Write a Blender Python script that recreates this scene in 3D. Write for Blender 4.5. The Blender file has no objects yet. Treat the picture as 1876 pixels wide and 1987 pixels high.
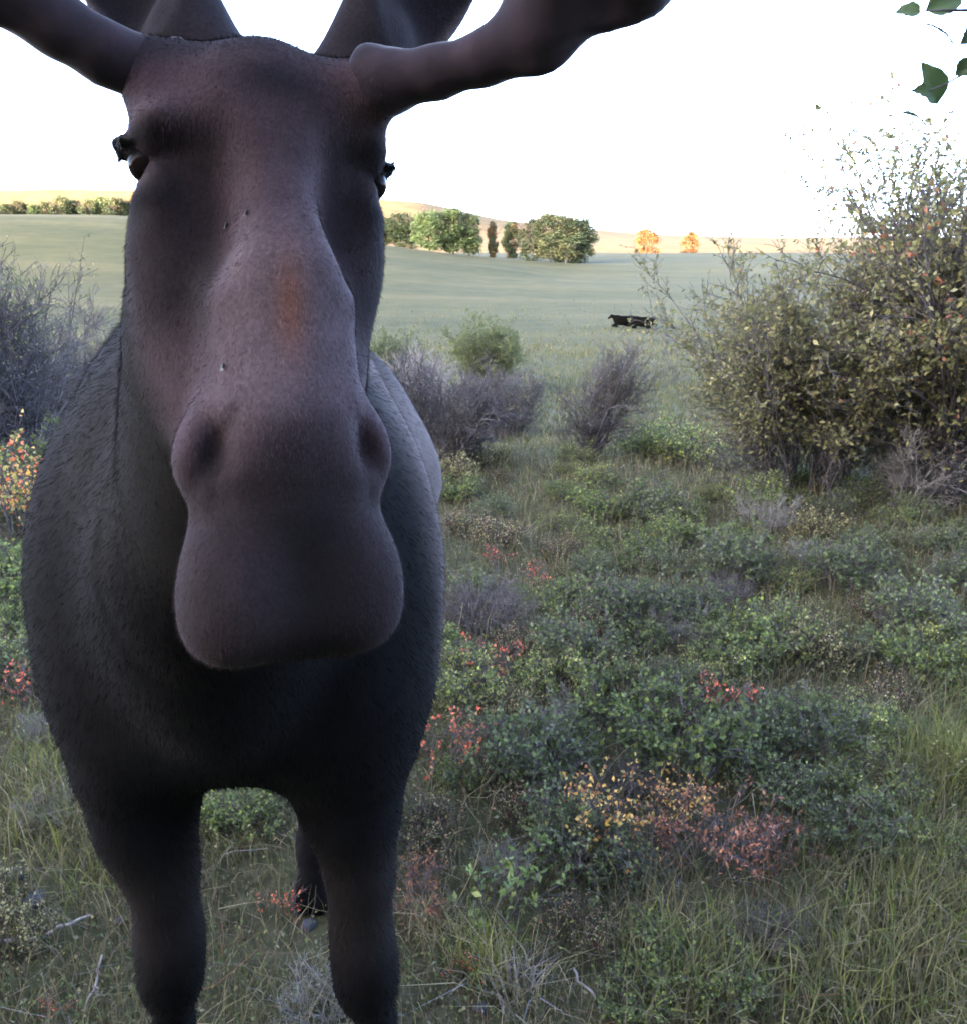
import bpy, math, random
import numpy as np
from mathutils import Vector, Matrix

# ------------------------------------------------------------------ camera, sky, sun, exposure
sc = bpy.context.scene
COL = sc.collection
CAM_H = 2.10
PITCH = math.radians(17.9)
FPX, IW, IH = 1690.0, 1876.0, 1987.0      # focal length and frame in photo pixels
cam_d = bpy.data.cameras.new('camera')
cam_d.sensor_fit = 'VERTICAL'
cam_d.sensor_height = 24.0
cam_d.lens = 24.0 * FPX / IH
cam_d.clip_start = 0.05
cam_d.clip_end = 9000.0
cam_d.dof.use_dof = True
cam_d.dof.focus_distance = 1.15
cam_d.dof.aperture_fstop = 22.0
cam = bpy.data.objects.new('camera', cam_d)
COL.objects.link(cam)
cam.location = (0, 0, CAM_H)
cam.rotation_euler = (math.radians(90) - PITCH, 0, 0)
sc.camera = cam

SUN_EL, SUN_AZ = math.radians(3.3), math.radians(222.0)   # low evening sun behind the camera
world = bpy.data.worlds.new('World')
sc.world = world
world.use_nodes = True
wn = world.node_tree
bg = wn.nodes['Background']
sky = wn.nodes.new('ShaderNodeTexSky')
sky.sky_type = 'NISHITA'
sky.sun_disc = False
sky.sun_elevation = SUN_EL
sky.sun_rotation = SUN_AZ
sky.altitude = 600
sky.air_density = 0.15
sky.dust_density = 2.2
sky.ozone_density = 0.0
wn.links.new(sky.outputs[0], bg.inputs[0])
bg.inputs[1].default_value = 0.15

sun_d = bpy.data.lights.new('sun', 'SUN')
sun_d.energy = 2.0
sun_d.angle = math.radians(0.5)
sun_d.color = (1.0, 0.72, 0.42)
sun_o = bpy.data.objects.new('sun', sun_d)
COL.objects.link(sun_o)
sd = Vector((math.sin(SUN_AZ) * math.cos(SUN_EL), math.cos(SUN_AZ) * math.cos(SUN_EL), math.sin(SUN_EL)))
sun_o.rotation_euler = sd.to_track_quat('Z', 'Y').to_euler()
sun_o.location = (0, -30, 60)

sc.view_settings.view_transform = 'Standard'
sc.view_settings.look = 'None'
sc.view_settings.gamma = 1.0
sc.view_settings.exposure = 5.65
sc.cycles.max_bounces = 6
sc.cycles.transparent_max_bounces = 6
sc.cycles.use_adaptive_sampling = True
sc.cycles.filter_width = 1.8

# ------------------------------------------------------------------ helpers
CP, SP = math.cos(PITCH), math.sin(PITCH)
def P(px, py, y):
    """world point seen at photo pixel (px, py) that lies y metres ahead of the camera"""
    a, b = (px - IW / 2) / FPX, (IH / 2 - py) / FPX
    d = np.array([a, CP + b * SP, -SP + b * CP])
    return np.array([0, 0, CAM_H]) + d * (y / d[1])

def hermite(xk, yk):
    xk, yk = np.array(xk, float), np.array(yk, float)
    dx, s = np.diff(xk), np.diff(yk) / np.diff(xk)
    m = np.empty_like(yk)
    m[0], m[-1] = s[0], s[-1]
    p = s[:-1] * s[1:]
    w1, w2 = 2 * dx[1:] + dx[:-1], dx[1:] + 2 * dx[:-1]
    with np.errstate(divide='ignore', invalid='ignore'):
        hm = (w1 + w2) / (w1 / s[:-1] + w2 / s[1:])
    m[1:-1] = np.where(p > 0, hm, 0)
    def f(x):
        x = np.clip(np.asarray(x, float), xk[0], xk[-1])
        i = np.clip(np.searchsorted(xk, x) - 1, 0, len(dx) - 1)
        t = (x - xk[i]) / dx[i]
        return ((1 + 2 * t) * (1 - t) ** 2 * yk[i] + t * (1 - t) ** 2 * dx[i] * m[i]
                + t * t * (3 - 2 * t) * yk[i + 1] + t * t * (t - 1) * dx[i] * m[i + 1])
    return f

def sstep(a, b, x):
    t = np.clip((np.asarray(x, float) - a) / (b - a), 0, 1)
    return t * t * (3 - 2 * t)

def vnoise(x, y, seed=0):
    """smooth 2-D value noise in 0..1"""
    x, y = np.asarray(x, float), np.asarray(y, float)
    xi, yi = np.floor(x), np.floor(y)
    fx, fy = x - xi, y - yi
    fx, fy = fx * fx * (3 - 2 * fx), fy * fy * (3 - 2 * fy)
    def hsh(a, b):
        n = np.sin(a * 127.1 + b * 311.7 + seed * 74.7) * 43758.5453
        return n - np.floor(n)
    return ((hsh(xi, yi) * (1 - fx) + hsh(xi + 1, yi) * fx) * (1 - fy)
            + (hsh(xi, yi + 1) * (1 - fx) + hsh(xi + 1, yi + 1) * fx) * fy)

def mesh_np(name, V, F, mat=None, col=None, smooth=False, mats=None, midx=None):
    """V (n,3), F = (m,3) or (m,4) array or list of both"""
    me = bpy.data.meshes.new(name)
    V = np.ascontiguousarray(V, np.float32)
    Fs = F if isinstance(F, list) else [F]
    Fs = [np.ascontiguousarray(f, np.int32) for f in Fs if len(f)]
    loops = np.concatenate([f.ravel() for f in Fs])
    tot = np.concatenate([np.full(len(f), f.shape[1], np.int32) for f in Fs])
    start = np.concatenate([[0], np.cumsum(tot)[:-1]]).astype(np.int32)
    me.vertices.add(len(V)); me.vertices.foreach_set('co', V.ravel())
    me.loops.add(len(loops)); me.loops.foreach_set('vertex_index', loops)
    me.polygons.add(len(tot)); me.polygons.foreach_set('loop_start', start)
    if col is not None:
        ca = me.attributes.new('tint', 'FLOAT_COLOR', 'POINT')
        c = np.ones((len(V), 4), np.float32); c[:, :col.shape[1]] = col
        ca.data.foreach_set('color', c.ravel())
    for m in (mats or ([mat] if mat else [])):
        me.materials.append(m)
    if midx is not None:
        me.polygons.foreach_set('material_index', np.ascontiguousarray(midx, np.int32))
    if smooth:
        me.polygons.foreach_set('use_smooth', np.ones(len(tot), bool))
    me.update(calc_edges=True)
    return me

def obj(name, me, parent=None, loc=None, label=None, cat=None, group=None, kind=None, rz=0.0, scale=None):
    o = bpy.data.objects.new(name, me)
    COL.objects.link(o)
    if loc is not None: o.location = loc
    if rz: o.rotation_euler = (0, 0, rz)
    if scale is not None: o.scale = (scale,) * 3 if np.isscalar(scale) else scale
    if parent is not None: o.parent = parent
    if label: o['label'] = label
    if cat: o['category'] = cat
    if group: o['group'] = group
    if kind: o['kind'] = kind
    return o

def thing(name, label, cat, loc=(0, 0, 0), rz=0.0, group=None, scale=None):
    return obj(name, None, None, loc, label, cat, group, None, rz, scale)

# ---- tubes: many polylines of the same point count at once
def tubes(PL, R, n=4, cap=False):
    """PL (k,m,3) polylines, R (k,m) radii -> V, F quads"""
    PL, R = np.asarray(PL, float), np.asarray(R, float)
    k, m, _ = PL.shape
    T = np.gradient(PL, axis=1)
    T /= np.linalg.norm(T, axis=2, keepdims=True) + 1e-9
    up = np.where(np.abs(T[:, :1, 2:3]) > .9, [[[1., 0, 0]]], [[[0, 0, 1.]]])
    U = np.cross(T, up); U /= np.linalg.norm(U, axis=2, keepdims=True) + 1e-9
    W = np.cross(T, U)
    a = np.arange(n) * 2 * np.pi / n
    V = PL[:, :, None] + R[:, :, None, None] * (U[:, :, None] * np.cos(a)[None, None, :, None] + W[:, :, None] * np.sin(a)[None, None, :, None])
    idx = np.arange(k * m * n).reshape(k, m, n)
    q = np.stack([idx[:, :-1], np.roll(idx[:, :-1], -1, 2), np.roll(idx[:, 1:], -1, 2), idx[:, 1:]], -1).reshape(-1, 4)
    return V.reshape(-1, 3), q

def rand_unit(rg, n):
    v = rg.normal(size=(n, 3))
    return v / np.linalg.norm(v, axis=1, keepdims=True)

def leaves(rg, C, L, Wd, axis=None, droop=0.2, fold=0.25):
    """leaf shapes (6 verts, 4 tris folded on the midrib) centred on C; L, Wd arrays"""
    n = len(C)
    A = rand_unit(rg, n) if axis is None else axis + rg.normal(scale=.45, size=(n, 3))
    A[:, 2] -= droop
    A /= np.linalg.norm(A, axis=1, keepdims=True)
    B = np.cross(A, rand_unit(rg, n)); B /= np.linalg.norm(B, axis=1, keepdims=True) + 1e-9
    N = np.cross(A, B)
    L, Wd = L[:, None], Wd[:, None]
    base = C
    v0 = base
    v1 = base + A * L * .45 + B * Wd * .5 + N * Wd * fold
    v2 = base + A * L * .45 - B * Wd * .5 + N * Wd * fold
    v3 = base + A * L
    v4 = base + A * L * .5
    V = np.stack([v0, v1, v2, v3, v4], 1).reshape(-1, 3)
    i = np.arange(n)[:, None] * 5
    F = np.concatenate([i + [0, 1, 4], i + [1, 3, 4], i + [0, 4, 2], i + [4, 3, 2]])
    return V, F

def merge(parts):
    """[(V,F),...] -> V, [F...]"""
    Vs, Fs, o = [], [], 0
    for V, F in parts:
        Vs.append(V); Fs.append(np.asarray(F) + o); o += len(V)
    return np.concatenate(Vs), Fs

# ---- implicit surfaces
def smin(a, b, k):
    h = np.maximum(k - np.abs(a - b), 0) / k
    return np.minimum(a, b) - h * h * k * .25
def smax(a, b, k): return -smin(-a, -b, k)

class Field:
    def __init__(s, xs, ys, zs):
        s.ax = [np.asarray(a, np.float32) for a in (xs, ys, zs)]
        s.F = np.full([len(a) for a in s.ax], 1.0, np.float32)
    def region(s, lo, hi):
        sl = []
        for a, l, h in zip(s.ax, lo, hi):
            i, j = np.searchsorted(a, l), np.searchsorted(a, h)
            sl.append(slice(max(i - 1, 0), min(j + 1, len(a))))
        return tuple(sl), [s.ax[0][sl[0]][:, None, None], s.ax[1][sl[1]][None, :, None], s.ax[2][sl[2]][None, None, :]]
    def apply(s, fn, lo, hi, k, sub=False):
        sl, g = s.region(lo, hi)
        if any(x.stop <= x.start for x in sl): return
        d = fn(*g)
        s.F[sl] = smax(s.F[sl], -d, k) if sub else smin(s.F[sl], d, k)
    def ell(s, c, r, k=.04, rot=None, sub=False, p=2.0):
        c, r = np.asarray(c, float), np.asarray(r, float)
        M = np.eye(3) if rot is None else np.asarray(rot)   # rows = local axes
        ext = np.sqrt(((M * r[:, None]) ** 2).sum(0)) * (1.0 if p == 2 else 1.5) + k + .02
        def fn(x, y, z):
            x, y, z = x - c[0], y - c[1], z - c[2]
            q = [(M[i, 0] * x + M[i, 1] * y + M[i, 2] * z) / r[i] for i in range(3)]
            if p == 2.0:
                k0 = np.sqrt(q[0] ** 2 + q[1] ** 2 + q[2] ** 2)
                k1 = np.sqrt((q[0] / r[0]) ** 2 + (q[1] / r[1]) ** 2 + (q[2] / r[2]) ** 2) + 1e-6
                return k0 * (k0 - 1) / k1
            a = [np.abs(v) for v in q]
            k0 = (a[0] ** p + a[1] ** p + a[2] ** p) ** (1 / p)
            return (k0 - 1) * float(min(r)) * 1.05
        s.apply(fn, c - ext, c + ext, k, sub)
    def cone(s, a, b, ra, rb, k=.04, flat=None, sub=False):
        """tapered capsule; flat = (axis, factor) squashes across that axis"""
        a, b = np.asarray(a, float), np.asarray(b, float)
        ab = b - a; L2 = float(ab @ ab)
        m = max(ra, rb) * (1 if flat is None else max(1, flat[1])) + k + .02
        def fn(x, y, z):
            x, y, z = x - a[0], y - a[1], z - a[2]
            t = np.clip((x * ab[0] + y * ab[1] + z * ab[2]) / L2, 0, 1)
            dx, dy, dz = x - t * ab[0], y - t * ab[1], z - t * ab[2]
            r = ra + (rb - ra) * t
            if flat is not None:
                ax, f = np.asarray(flat[0], float), flat[1]
                w = dx * ax[0] + dy * ax[1] + dz * ax[2]
                d2 = dx * dx + dy * dy + dz * dz
                return (np.sqrt(np.maximum(d2 - w * w + (w / f) ** 2, 0)) - r) * min(1, f)
            return np.sqrt(dx * dx + dy * dy + dz * dz) - r
        s.apply(fn, np.minimum(a, b) - m, np.maximum(a, b) + m, k, sub)
    def chain(s, pts, rs, k=.04, flat=None):
        for i in range(len(pts) - 1):
            s.cone(pts[i], pts[i + 1], rs[i], rs[i + 1], k, flat)
    def mesh(s):
        F, (X, Y, Z) = s.F, s.ax
        S = F < 0
        nx, ny, nz = F.shape
        cnt = np.zeros((nx - 1, ny - 1, nz - 1), np.int8)
        for i in (0, 1):
            for j in (0, 1):
                for l in (0, 1):
                    cnt += S[i:nx - 1 + i, j:ny - 1 + j, l:nz - 1 + l]
        I = np.argwhere((cnt > 0) & (cnt < 8))
        vid = np.full(cnt.shape, -1, np.int32)
        vid[I[:, 0], I[:, 1], I[:, 2]] = np.arange(len(I))
        corners = [(i, j, l) for i in (0, 1) for j in (0, 1) for l in (0, 1)]
        val = {c: F[I[:, 0] + c[0], I[:, 1] + c[1], I[:, 2] + c[2]] for c in corners}
        pos = {c: np.stack([X[I[:, 0] + c[0]], Y[I[:, 1] + c[1]], Z[I[:, 2] + c[2]]], 1) for c in corners}
        acc = np.zeros((len(I), 3)); n = np.zeros(len(I))
        for c in corners:
            for a in range(3):
                if c[a]: continue
                d = list(c); d[a] = 1; d = tuple(d)
                m = (val[c] < 0) != (val[d] < 0)
                t = np.where(m, val[c] / (val[c] - val[d] + 1e-12), 0)
                acc += m[:, None] * (pos[c] + t[:, None] * (pos[d] - pos[c])); n += m
        V = acc / n[:, None]
        Q = []
        for a in range(3):
            b, c = (a + 1) % 3, (a + 2) % 3
            lo = [slice(1, -1)] * 3; hi = [slice(1, -1)] * 3
            lo[a] = slice(0, -1); hi[a] = slice(1, None)
            s0, s1 = S[tuple(lo)], S[tuple(hi)]
            E = np.argwhere(s0 != s1)
            off = np.ones(3, int); off[a] = 0
            fl = s0[E[:, 0], E[:, 1], E[:, 2]]
            E = E + off
            def v(db, dc):
                e = E.copy(); e[:, b] -= db; e[:, c] -= dc
                return vid[e[:, 0], e[:, 1], e[:, 2]]
            q = np.stack([v(1, 1), v(0, 1), v(0, 0), v(1, 0)], 1)
            Q.append(np.where(fl[:, None], q, q[:, ::-1]))
        Q = np.concatenate(Q)
        return V, Q[(Q >= 0).all(1)]

def relax(V, Q, it=3, f=.5):
    e = np.concatenate([Q[:, [0, 1]], Q[:, [1, 2]], Q[:, [2, 3]], Q[:, [3, 0]]])
    deg = np.bincount(e[:, 0], minlength=len(V)) + np.bincount(e[:, 1], minlength=len(V))
    for i in range(it):
        for ff in (f, -f * 1.02):
            s = np.stack([np.bincount(e[:, 0], V[e[:, 1], a], len(V)) + np.bincount(e[:, 1], V[e[:, 0], a], len(V)) for a in range(3)], 1)
            V = V + ff * (s / deg[:, None] - V)
    return V

def axis_grid(lo, hi, dense_lo, dense_hi, fine, coarse):
    a = np.arange(lo, dense_lo, coarse)
    b = np.arange(dense_lo, dense_hi, fine)
    c = np.arange(dense_hi, hi + coarse, coarse)
    return np.concatenate([a, b, c])

# ---- materials
def new_mat(name):
    m = bpy.data.materials.new(name); m.use_nodes = True
    nt = m.node_tree
    return m, nt, nt.nodes['Principled BSDF']

def nd(nt, typ, **kw):
    n = nt.nodes.new(typ)
    for k, v in kw.items(): setattr(n, k, v)
    return n

def noise(nt, scale, detail=4, rough=.55, coord='Object', vec=None):
    t = nd(nt, 'ShaderNodeTexNoise'); t.inputs['Scale'].default_value = scale
    t.inputs['Detail'].default_value = detail; t.inputs['Roughness'].default_value = rough
    if vec is None:
        tc = nd(nt, 'ShaderNodeTexCoord'); vec = tc.outputs[coord]
    nt.links.new(vec, t.inputs['Vector'])
    return t

def ramp(nt, fac, stops):
    r = nd(nt, 'ShaderNodeValToRGB')
    el = r.color_ramp.elements
    while len(el) < len(stops): el.new(.5)
    for e, (p, c) in zip(el, stops): e.position = p; e.color = (*c, 1)
    nt.links.new(fac, r.inputs[0])
    return r

def mixc(nt, a, b, fac, mode='MIX'):
    m = nd(nt, 'ShaderNodeMix', data_type='RGBA', blend_type=mode)
    for s, v in ((m.inputs[6], a), (m.inputs[7], b), (m.inputs[0], fac)):
        if isinstance(v, (int, float)): s.default_value = v
        elif isinstance(v, tuple): s.default_value = (*v, 1)
        else: nt.links.new(v, s)
    return m.outputs[2]

def leaf_mat(name, rough=.55, trans=.35, gain=1.0):
    """colour comes from the 'tint' attribute of the mesh; thin translucent leaf"""
    m, nt, b = new_mat(name)
    at = nd(nt, 'ShaderNodeAttribute', attribute_name='tint')
    oi = nd(nt, 'ShaderNodeObjectInfo')
    hs = nd(nt, 'ShaderNodeHueSaturation')
    mr = nd(nt, 'ShaderNodeMapRange'); mr.inputs[3].default_value = .8 * gain; mr.inputs[4].default_value = 1.2 * gain
    nt.links.new(oi.outputs['Random'], mr.inputs[0])
    nt.links.new(mr.outputs[0], hs.inputs['Value'])
    nt.links.new(at.outputs['Color'], hs.inputs['Color'])
    nt.links.new(hs.outputs[0], b.inputs['Base Color'])
    b.inputs['Roughness'].default_value = rough
    b.inputs['Specular IOR Level'].default_value = .3
    tr = nd(nt, 'ShaderNodeBsdfTranslucent')
    nt.links.new(hs.outputs[0], tr.inputs['Color'])
    mx = nd(nt, 'ShaderNodeMixShader'); mx.inputs[0].default_value = trans
    nt.links.new(b.outputs[0], mx.inputs[1]); nt.links.new(tr.outputs[0], mx.inputs[2])
    nt.links.new(mx.outputs[0], nt.nodes['Material Output'].inputs[0])
    return m

def pick(rg, n, cols, jit=.18):
    """n random colours from a palette with brightness jitter"""
    c = np.array(cols)[rg.integers(0, len(cols), n)]
    return np.clip(c * (1 + rg.normal(scale=jit, size=(n, 1))), .004, 1)

# ------------------------------------------------------------------ terrain
_prof = hermite([-3000, -400, -60, -42, -16, -8, -4, -1.6, 0, 6.5, 11, 22, 40, 80, 150, 220, 330, 450, 560, 800, 1000, 1400, 6000],
                [26, 27, 29, 26, 17, 9, 3.0, .25, 0, 0, -.46, -1.8, -3.5, -5.6, -6.1, -5.2, -5.6, -14, -13.5, -9.5, -9, -14, -30])  # behind the camera: unseen steep bank, added to shade the moose front
_crest = hermite([-3000, -955, -400, -140, 63, 368, 674, 3000], [95, 80, 68, 56, 20, -10, -22, -22])
def height(x, y):
    x, y = np.asarray(x, float), np.asarray(y, float)
    z = _prof(y)
    hill = 11.0 * sstep(32, -88, x + (y - 180) * .05) * np.exp(-((y - 185) / 62) ** 2)
    z = z + hill
    far = sstep(950, 1900, y) * (1 - .35 * sstep(1900, 3500, y))
    z = z + far * (_crest(x * 1800 / np.maximum(y, 900)) + 18 + 6 * (vnoise(x / 160, y / 200, 3) - .5))
    near = np.exp(-np.hypot(x, y) / 40)
    z = z + sstep(2.6, 5, y) * (.10 * (vnoise(x * .9, y * .9, 1) - .5) + .05 * (vnoise(x * 2.3, y * 2.3, 2) - .5)) * near * 1.6
    z = z + .5 * (vnoise(x / 14, y / 18, 5) - .5) * sstep(18, 60, y) * (1 - sstep(700, 1200, y) * .0)
    return z

def build_ground():
    def ax(lo, hi, n, s):
        t = np.linspace(np.arcsinh(lo / s), np.arcsinh(hi / s), n)
        return np.sinh(t) * s
    xs, ys = ax(-2600, 2600, 331, 3.0), ax(-900, 4200, 420, 4.0)
    X, Y = np.meshgrid(xs, ys, indexing='ij')
    V = np.stack([X, Y, height(X, Y)], -1).reshape(-1, 3)
    i = np.arange(len(xs) * len(ys)).reshape(len(xs), len(ys))
    Q = np.stack([i[:-1, :-1], i[1:, :-1], i[1:, 1:], i[:-1, 1:]], -1).reshape(-1, 4)
    m, nt, b = new_mat('meadow')
    tc = nd(nt, 'ShaderNodeTexCoord')
    big = noise(nt, .035, 5, .6, vec=tc.outputs['Object'])
    mid = noise(nt, .35, 5, .6, vec=tc.outputs['Object'])
    fine = noise(nt, 14, 6, .7, vec=tc.outputs['Object'])
    grass = ramp(nt, big.outputs['Fac'], [(.32, (.040, .046, .021)), (.5, (.062, .066, .031)), (.66, (.100, .092, .048))])
    patch = ramp(nt, mid.outputs['Fac'], [(.35, (.030, .038, .017)), (.65, (.094, .088, .043))])
    c = mixc(nt, grass.outputs[0], patch.outputs[0], .45)
    mp = nd(nt, 'ShaderNodeMapping'); mp.inputs['Scale'].default_value = (.012, .075, 0)      # long swales across the slope
    nt.links.new(tc.outputs['Object'], mp.inputs[0])
    sw = noise(nt, 1.0, 6, .62, vec=mp.outputs[0])
    swr = ramp(nt, sw.outputs['Fac'], [(.36, (.030, .038, .018)), (.52, (.066, .068, .031)), (.66, (.125, .110, .055))])
    c = mixc(nt, c, swr.outputs[0], .38)
    soil = ramp(nt, fine.outputs['Fac'], [(.3, (.050, .048, .028)), (.55, (.095, .095, .052)), (.75, (.17, .15, .10))])
    # dry hay fields far away, litter close by
    sx = nd(nt, 'ShaderNodeSeparateXYZ'); nt.links.new(tc.outputs['Object'], sx.inputs[0])
    def rng(sock, a, bb):
        r = nd(nt, 'ShaderNodeMapRange', interpolation_type='SMOOTHSTEP'); r.inputs[1].default_value = a; r.inputs[2].default_value = bb
        nt.links.new(sock, r.inputs[0]); return r.outputs[0]
    c = mixc(nt, soil.outputs[0], c, rng(sx.outputs[1], 9, 16))
    hay = ramp(nt, big.outputs['Fac'], [(.35, (.10, .070, .028)), (.62, (.155, .11, .046))])
    c = mixc(nt, c, hay.outputs[0], rng(sx.outputs[1], 330, 420))
    nt.links.new(c, b.inputs['Base Color'])
    b.inputs['Roughness'].default_value = .95; b.inputs['Specular IOR Level'].default_value = .1
    bp = nd(nt, 'ShaderNodeBump'); bp.inputs['Strength'].default_value = .6; bp.inputs['Distance'].default_value = .04
    nt.links.new(fine.outputs['Fac'], bp.inputs['Height']); nt.links.new(bp.outputs[0], b.inputs['Normal'])
    obj('ground', mesh_np('ground', V, Q, m, None, True), kind='structure')
build_ground()

# ------------------------------------------------------------------ moose
def build_moose():
    f = Field(axis_grid(-1.02, .18, -.46, .02, .0045, .011),
              axis_grid(.52, 3.05, .56, 1.12, .0045, .013),
              axis_grid(-.03, 2.45, 1.60, 2.34, .0045, .013))
    # ---------- trunk
    bx = -.47
    f.ell((bx - .05, 2.02, 1.43), (.365, .76, .38), .05)
    f.ell((bx, 1.64, 1.47), (.345, .28, .37), .15)
    f.ell((bx, 1.72, 1.74), (.24, .42, .29), .20)
    f.ell((bx - .07, 2.52, 1.46), (.33, .36, .38), .2)
    f.ell((bx, 1.52, 1.30), (.27, .18, .22), .15)          # brisket
    for s in (-1, 1):
        f.ell((bx + s * .235, 1.60, 1.40), (.135, .21, .33), .12)   # shoulder muscle
        f.ell((bx + s * .20, 1.52, 1.20), (.12, .15, .18), .12)
    # ---------- neck
    f.cone((bx + .02, 1.55, 1.66), (-.285, 1.07, 2.02), .27, .155, .16, ((1, 0, 0), .78))
    f.cone((bx + .02, 1.36, 1.52), (-.27, 1.02, 1.92), .185, .13, .09, ((1, 0, 0), .95))
    f.cone((bx + .03, 1.34, 1.36), (bx + .05, 1.30, 1.60), .10, .15, .10)
    # ---------- front legs
    def leg(pts, rs, k=.05): f.chain(pts, rs, k)
    L = [P(268, 1500, 1.52), P(285, 1600, 1.50), P(316, 1700, 1.49), P(328, 1790, 1.49), P(331, 1845, 1.485), P(333, 1900, 1.50), P(338, 1985, 1.51)]
    R = [P(672, 1480, 1.52), P(684, 1580, 1.50), P(700, 1700, 1.49), P(700, 1790, 1.49), P(708, 1860, 1.485), P(712, 1910, 1.50), P(732, 1985, 1.51)]
    leg(L, [.112, .084, .055, .047, .050, .047, .038], .08)
    leg(R, [.107, .080, .054, .046, .050, .047, .037], .08)
    for q in (L[-1], R[-1]):
        x, y, z = q
        f.chain([q, (x + .005, y + .02, .24), (x + .005, y + .03, .17), (x + .005, y - .02, .085)], [.043, .034, .042, .040], .03)
        for s in (-1, 1):
            f.cone((x + s * .022, y - .025, .075), (x + s * .026, y - .075, .02), .034, .030, .012)   # cloven hoof
            f.ell((x + s * .025, y + .065, .14), (.014, .02, .022), .01)                            # dew claw
    # ---------- hind legs
    for (x, y) in ((-.555, 2.34), (-.40, 2.58)):
        xs = x + (x + .47) * .3
        f.chain([(bx + (x - bx) * 1.9, 2.50, 1.38), (bx + (x - bx) * 1.7, y - .06, 1.05), (xs, y + .22, .70), (x, y + .10, .30), (x, y + .06, .17), (x, y, .085)],
                [.21, .125, .066, .040, .045, .042], .08)
        for s in (-1, 1):
            f.cone((x + s * .022, y, .075), (x + s * .026, y - .05, .02), .034, .030, .012)
    f.cone((bx, 2.84, 1.62), (bx, 2.92, 1.45), .04, .02, .04)     # tail

    # ---------- head, in a frame of its own: u across, v out of the face, t down the face
    F0, M0 = P(537, 125, .935), P(588, 1000, .770)
    A = (M0 - F0) / np.linalg.norm(M0 - F0)
    mid = (F0 + M0) / 2
    c = np.array([0, 0, CAM_H]) - mid; c /= np.linalg.norm(c)
    yw = math.radians(HEAD_YAW)
    c = np.array([c[0] * math.cos(yw) - c[1] * math.sin(yw), c[0] * math.sin(yw) + c[1] * math.cos(yw), c[2]])
    D = c - (c @ A) * A; D /= np.linalg.norm(D)
    Lu = np.cross(D, A)
    ro = math.radians(HEAD_ROLL)                     # roll about the face normal
    Lu, A = Lu * math.cos(ro) + A * math.sin(ro), A * math.cos(ro) - Lu * math.sin(ro)
    M = np.stack([Lu, D, A])                         # rows
    def H(u, v, t): return F0 + u * Lu + v * D + (t * TS - u * SHEAR) * A
    def he(u, v, t, r, k=.03, sub=False, p=2.0, tilt=0.0):
        for s in ((-1, 1) if abs(u) > 1e-6 else (1,)):
            Mr = M
            if tilt:
                a = math.radians(tilt) * s
                Mr = np.stack([Lu * math.cos(a) + A * math.sin(a), D, A * math.cos(a) - Lu * math.sin(a)])
            f.ell(H(s * u, v, t), r, k, Mr, sub, p)
    def hc(a, b, ra, rb, k=.03, fl=None, sub=False):
        for s in ((-1, 1) if abs(a[0]) + abs(b[0]) > 1e-6 else (1,)):
            f.cone(H(s * a[0], *a[1:]), H(s * b[0], *b[1:]), ra, rb, k, None if fl is None else (Lu if fl > 0 else D, abs(fl)), sub)
    G = globals(); G['HEAD'] = (F0, Lu, D, A, H, M)
    MOOSE_HEAD(he, hc)
    for pts, rs in ANTLER_ROOT(H):
        f.cone(pts[0], pts[1], rs[0] + .002, rs[1] + .002, .035)
    V, Q = f.mesh()
    V = relax(V, Q, 3)
    return V, Q, F0, M, H

def ANTLER_ROOT(H):
    return (((H(-.06, -.095, -.01), P(292, 140, .985)), (.034, .029)), ((H(.06, -.095, -.01), P(750, 160, .985)), (.033, .029)))
TS, SHEAR = .95, .03
HEAD_YAW, HEAD_ROLL = 11.5, 0.0

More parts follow.
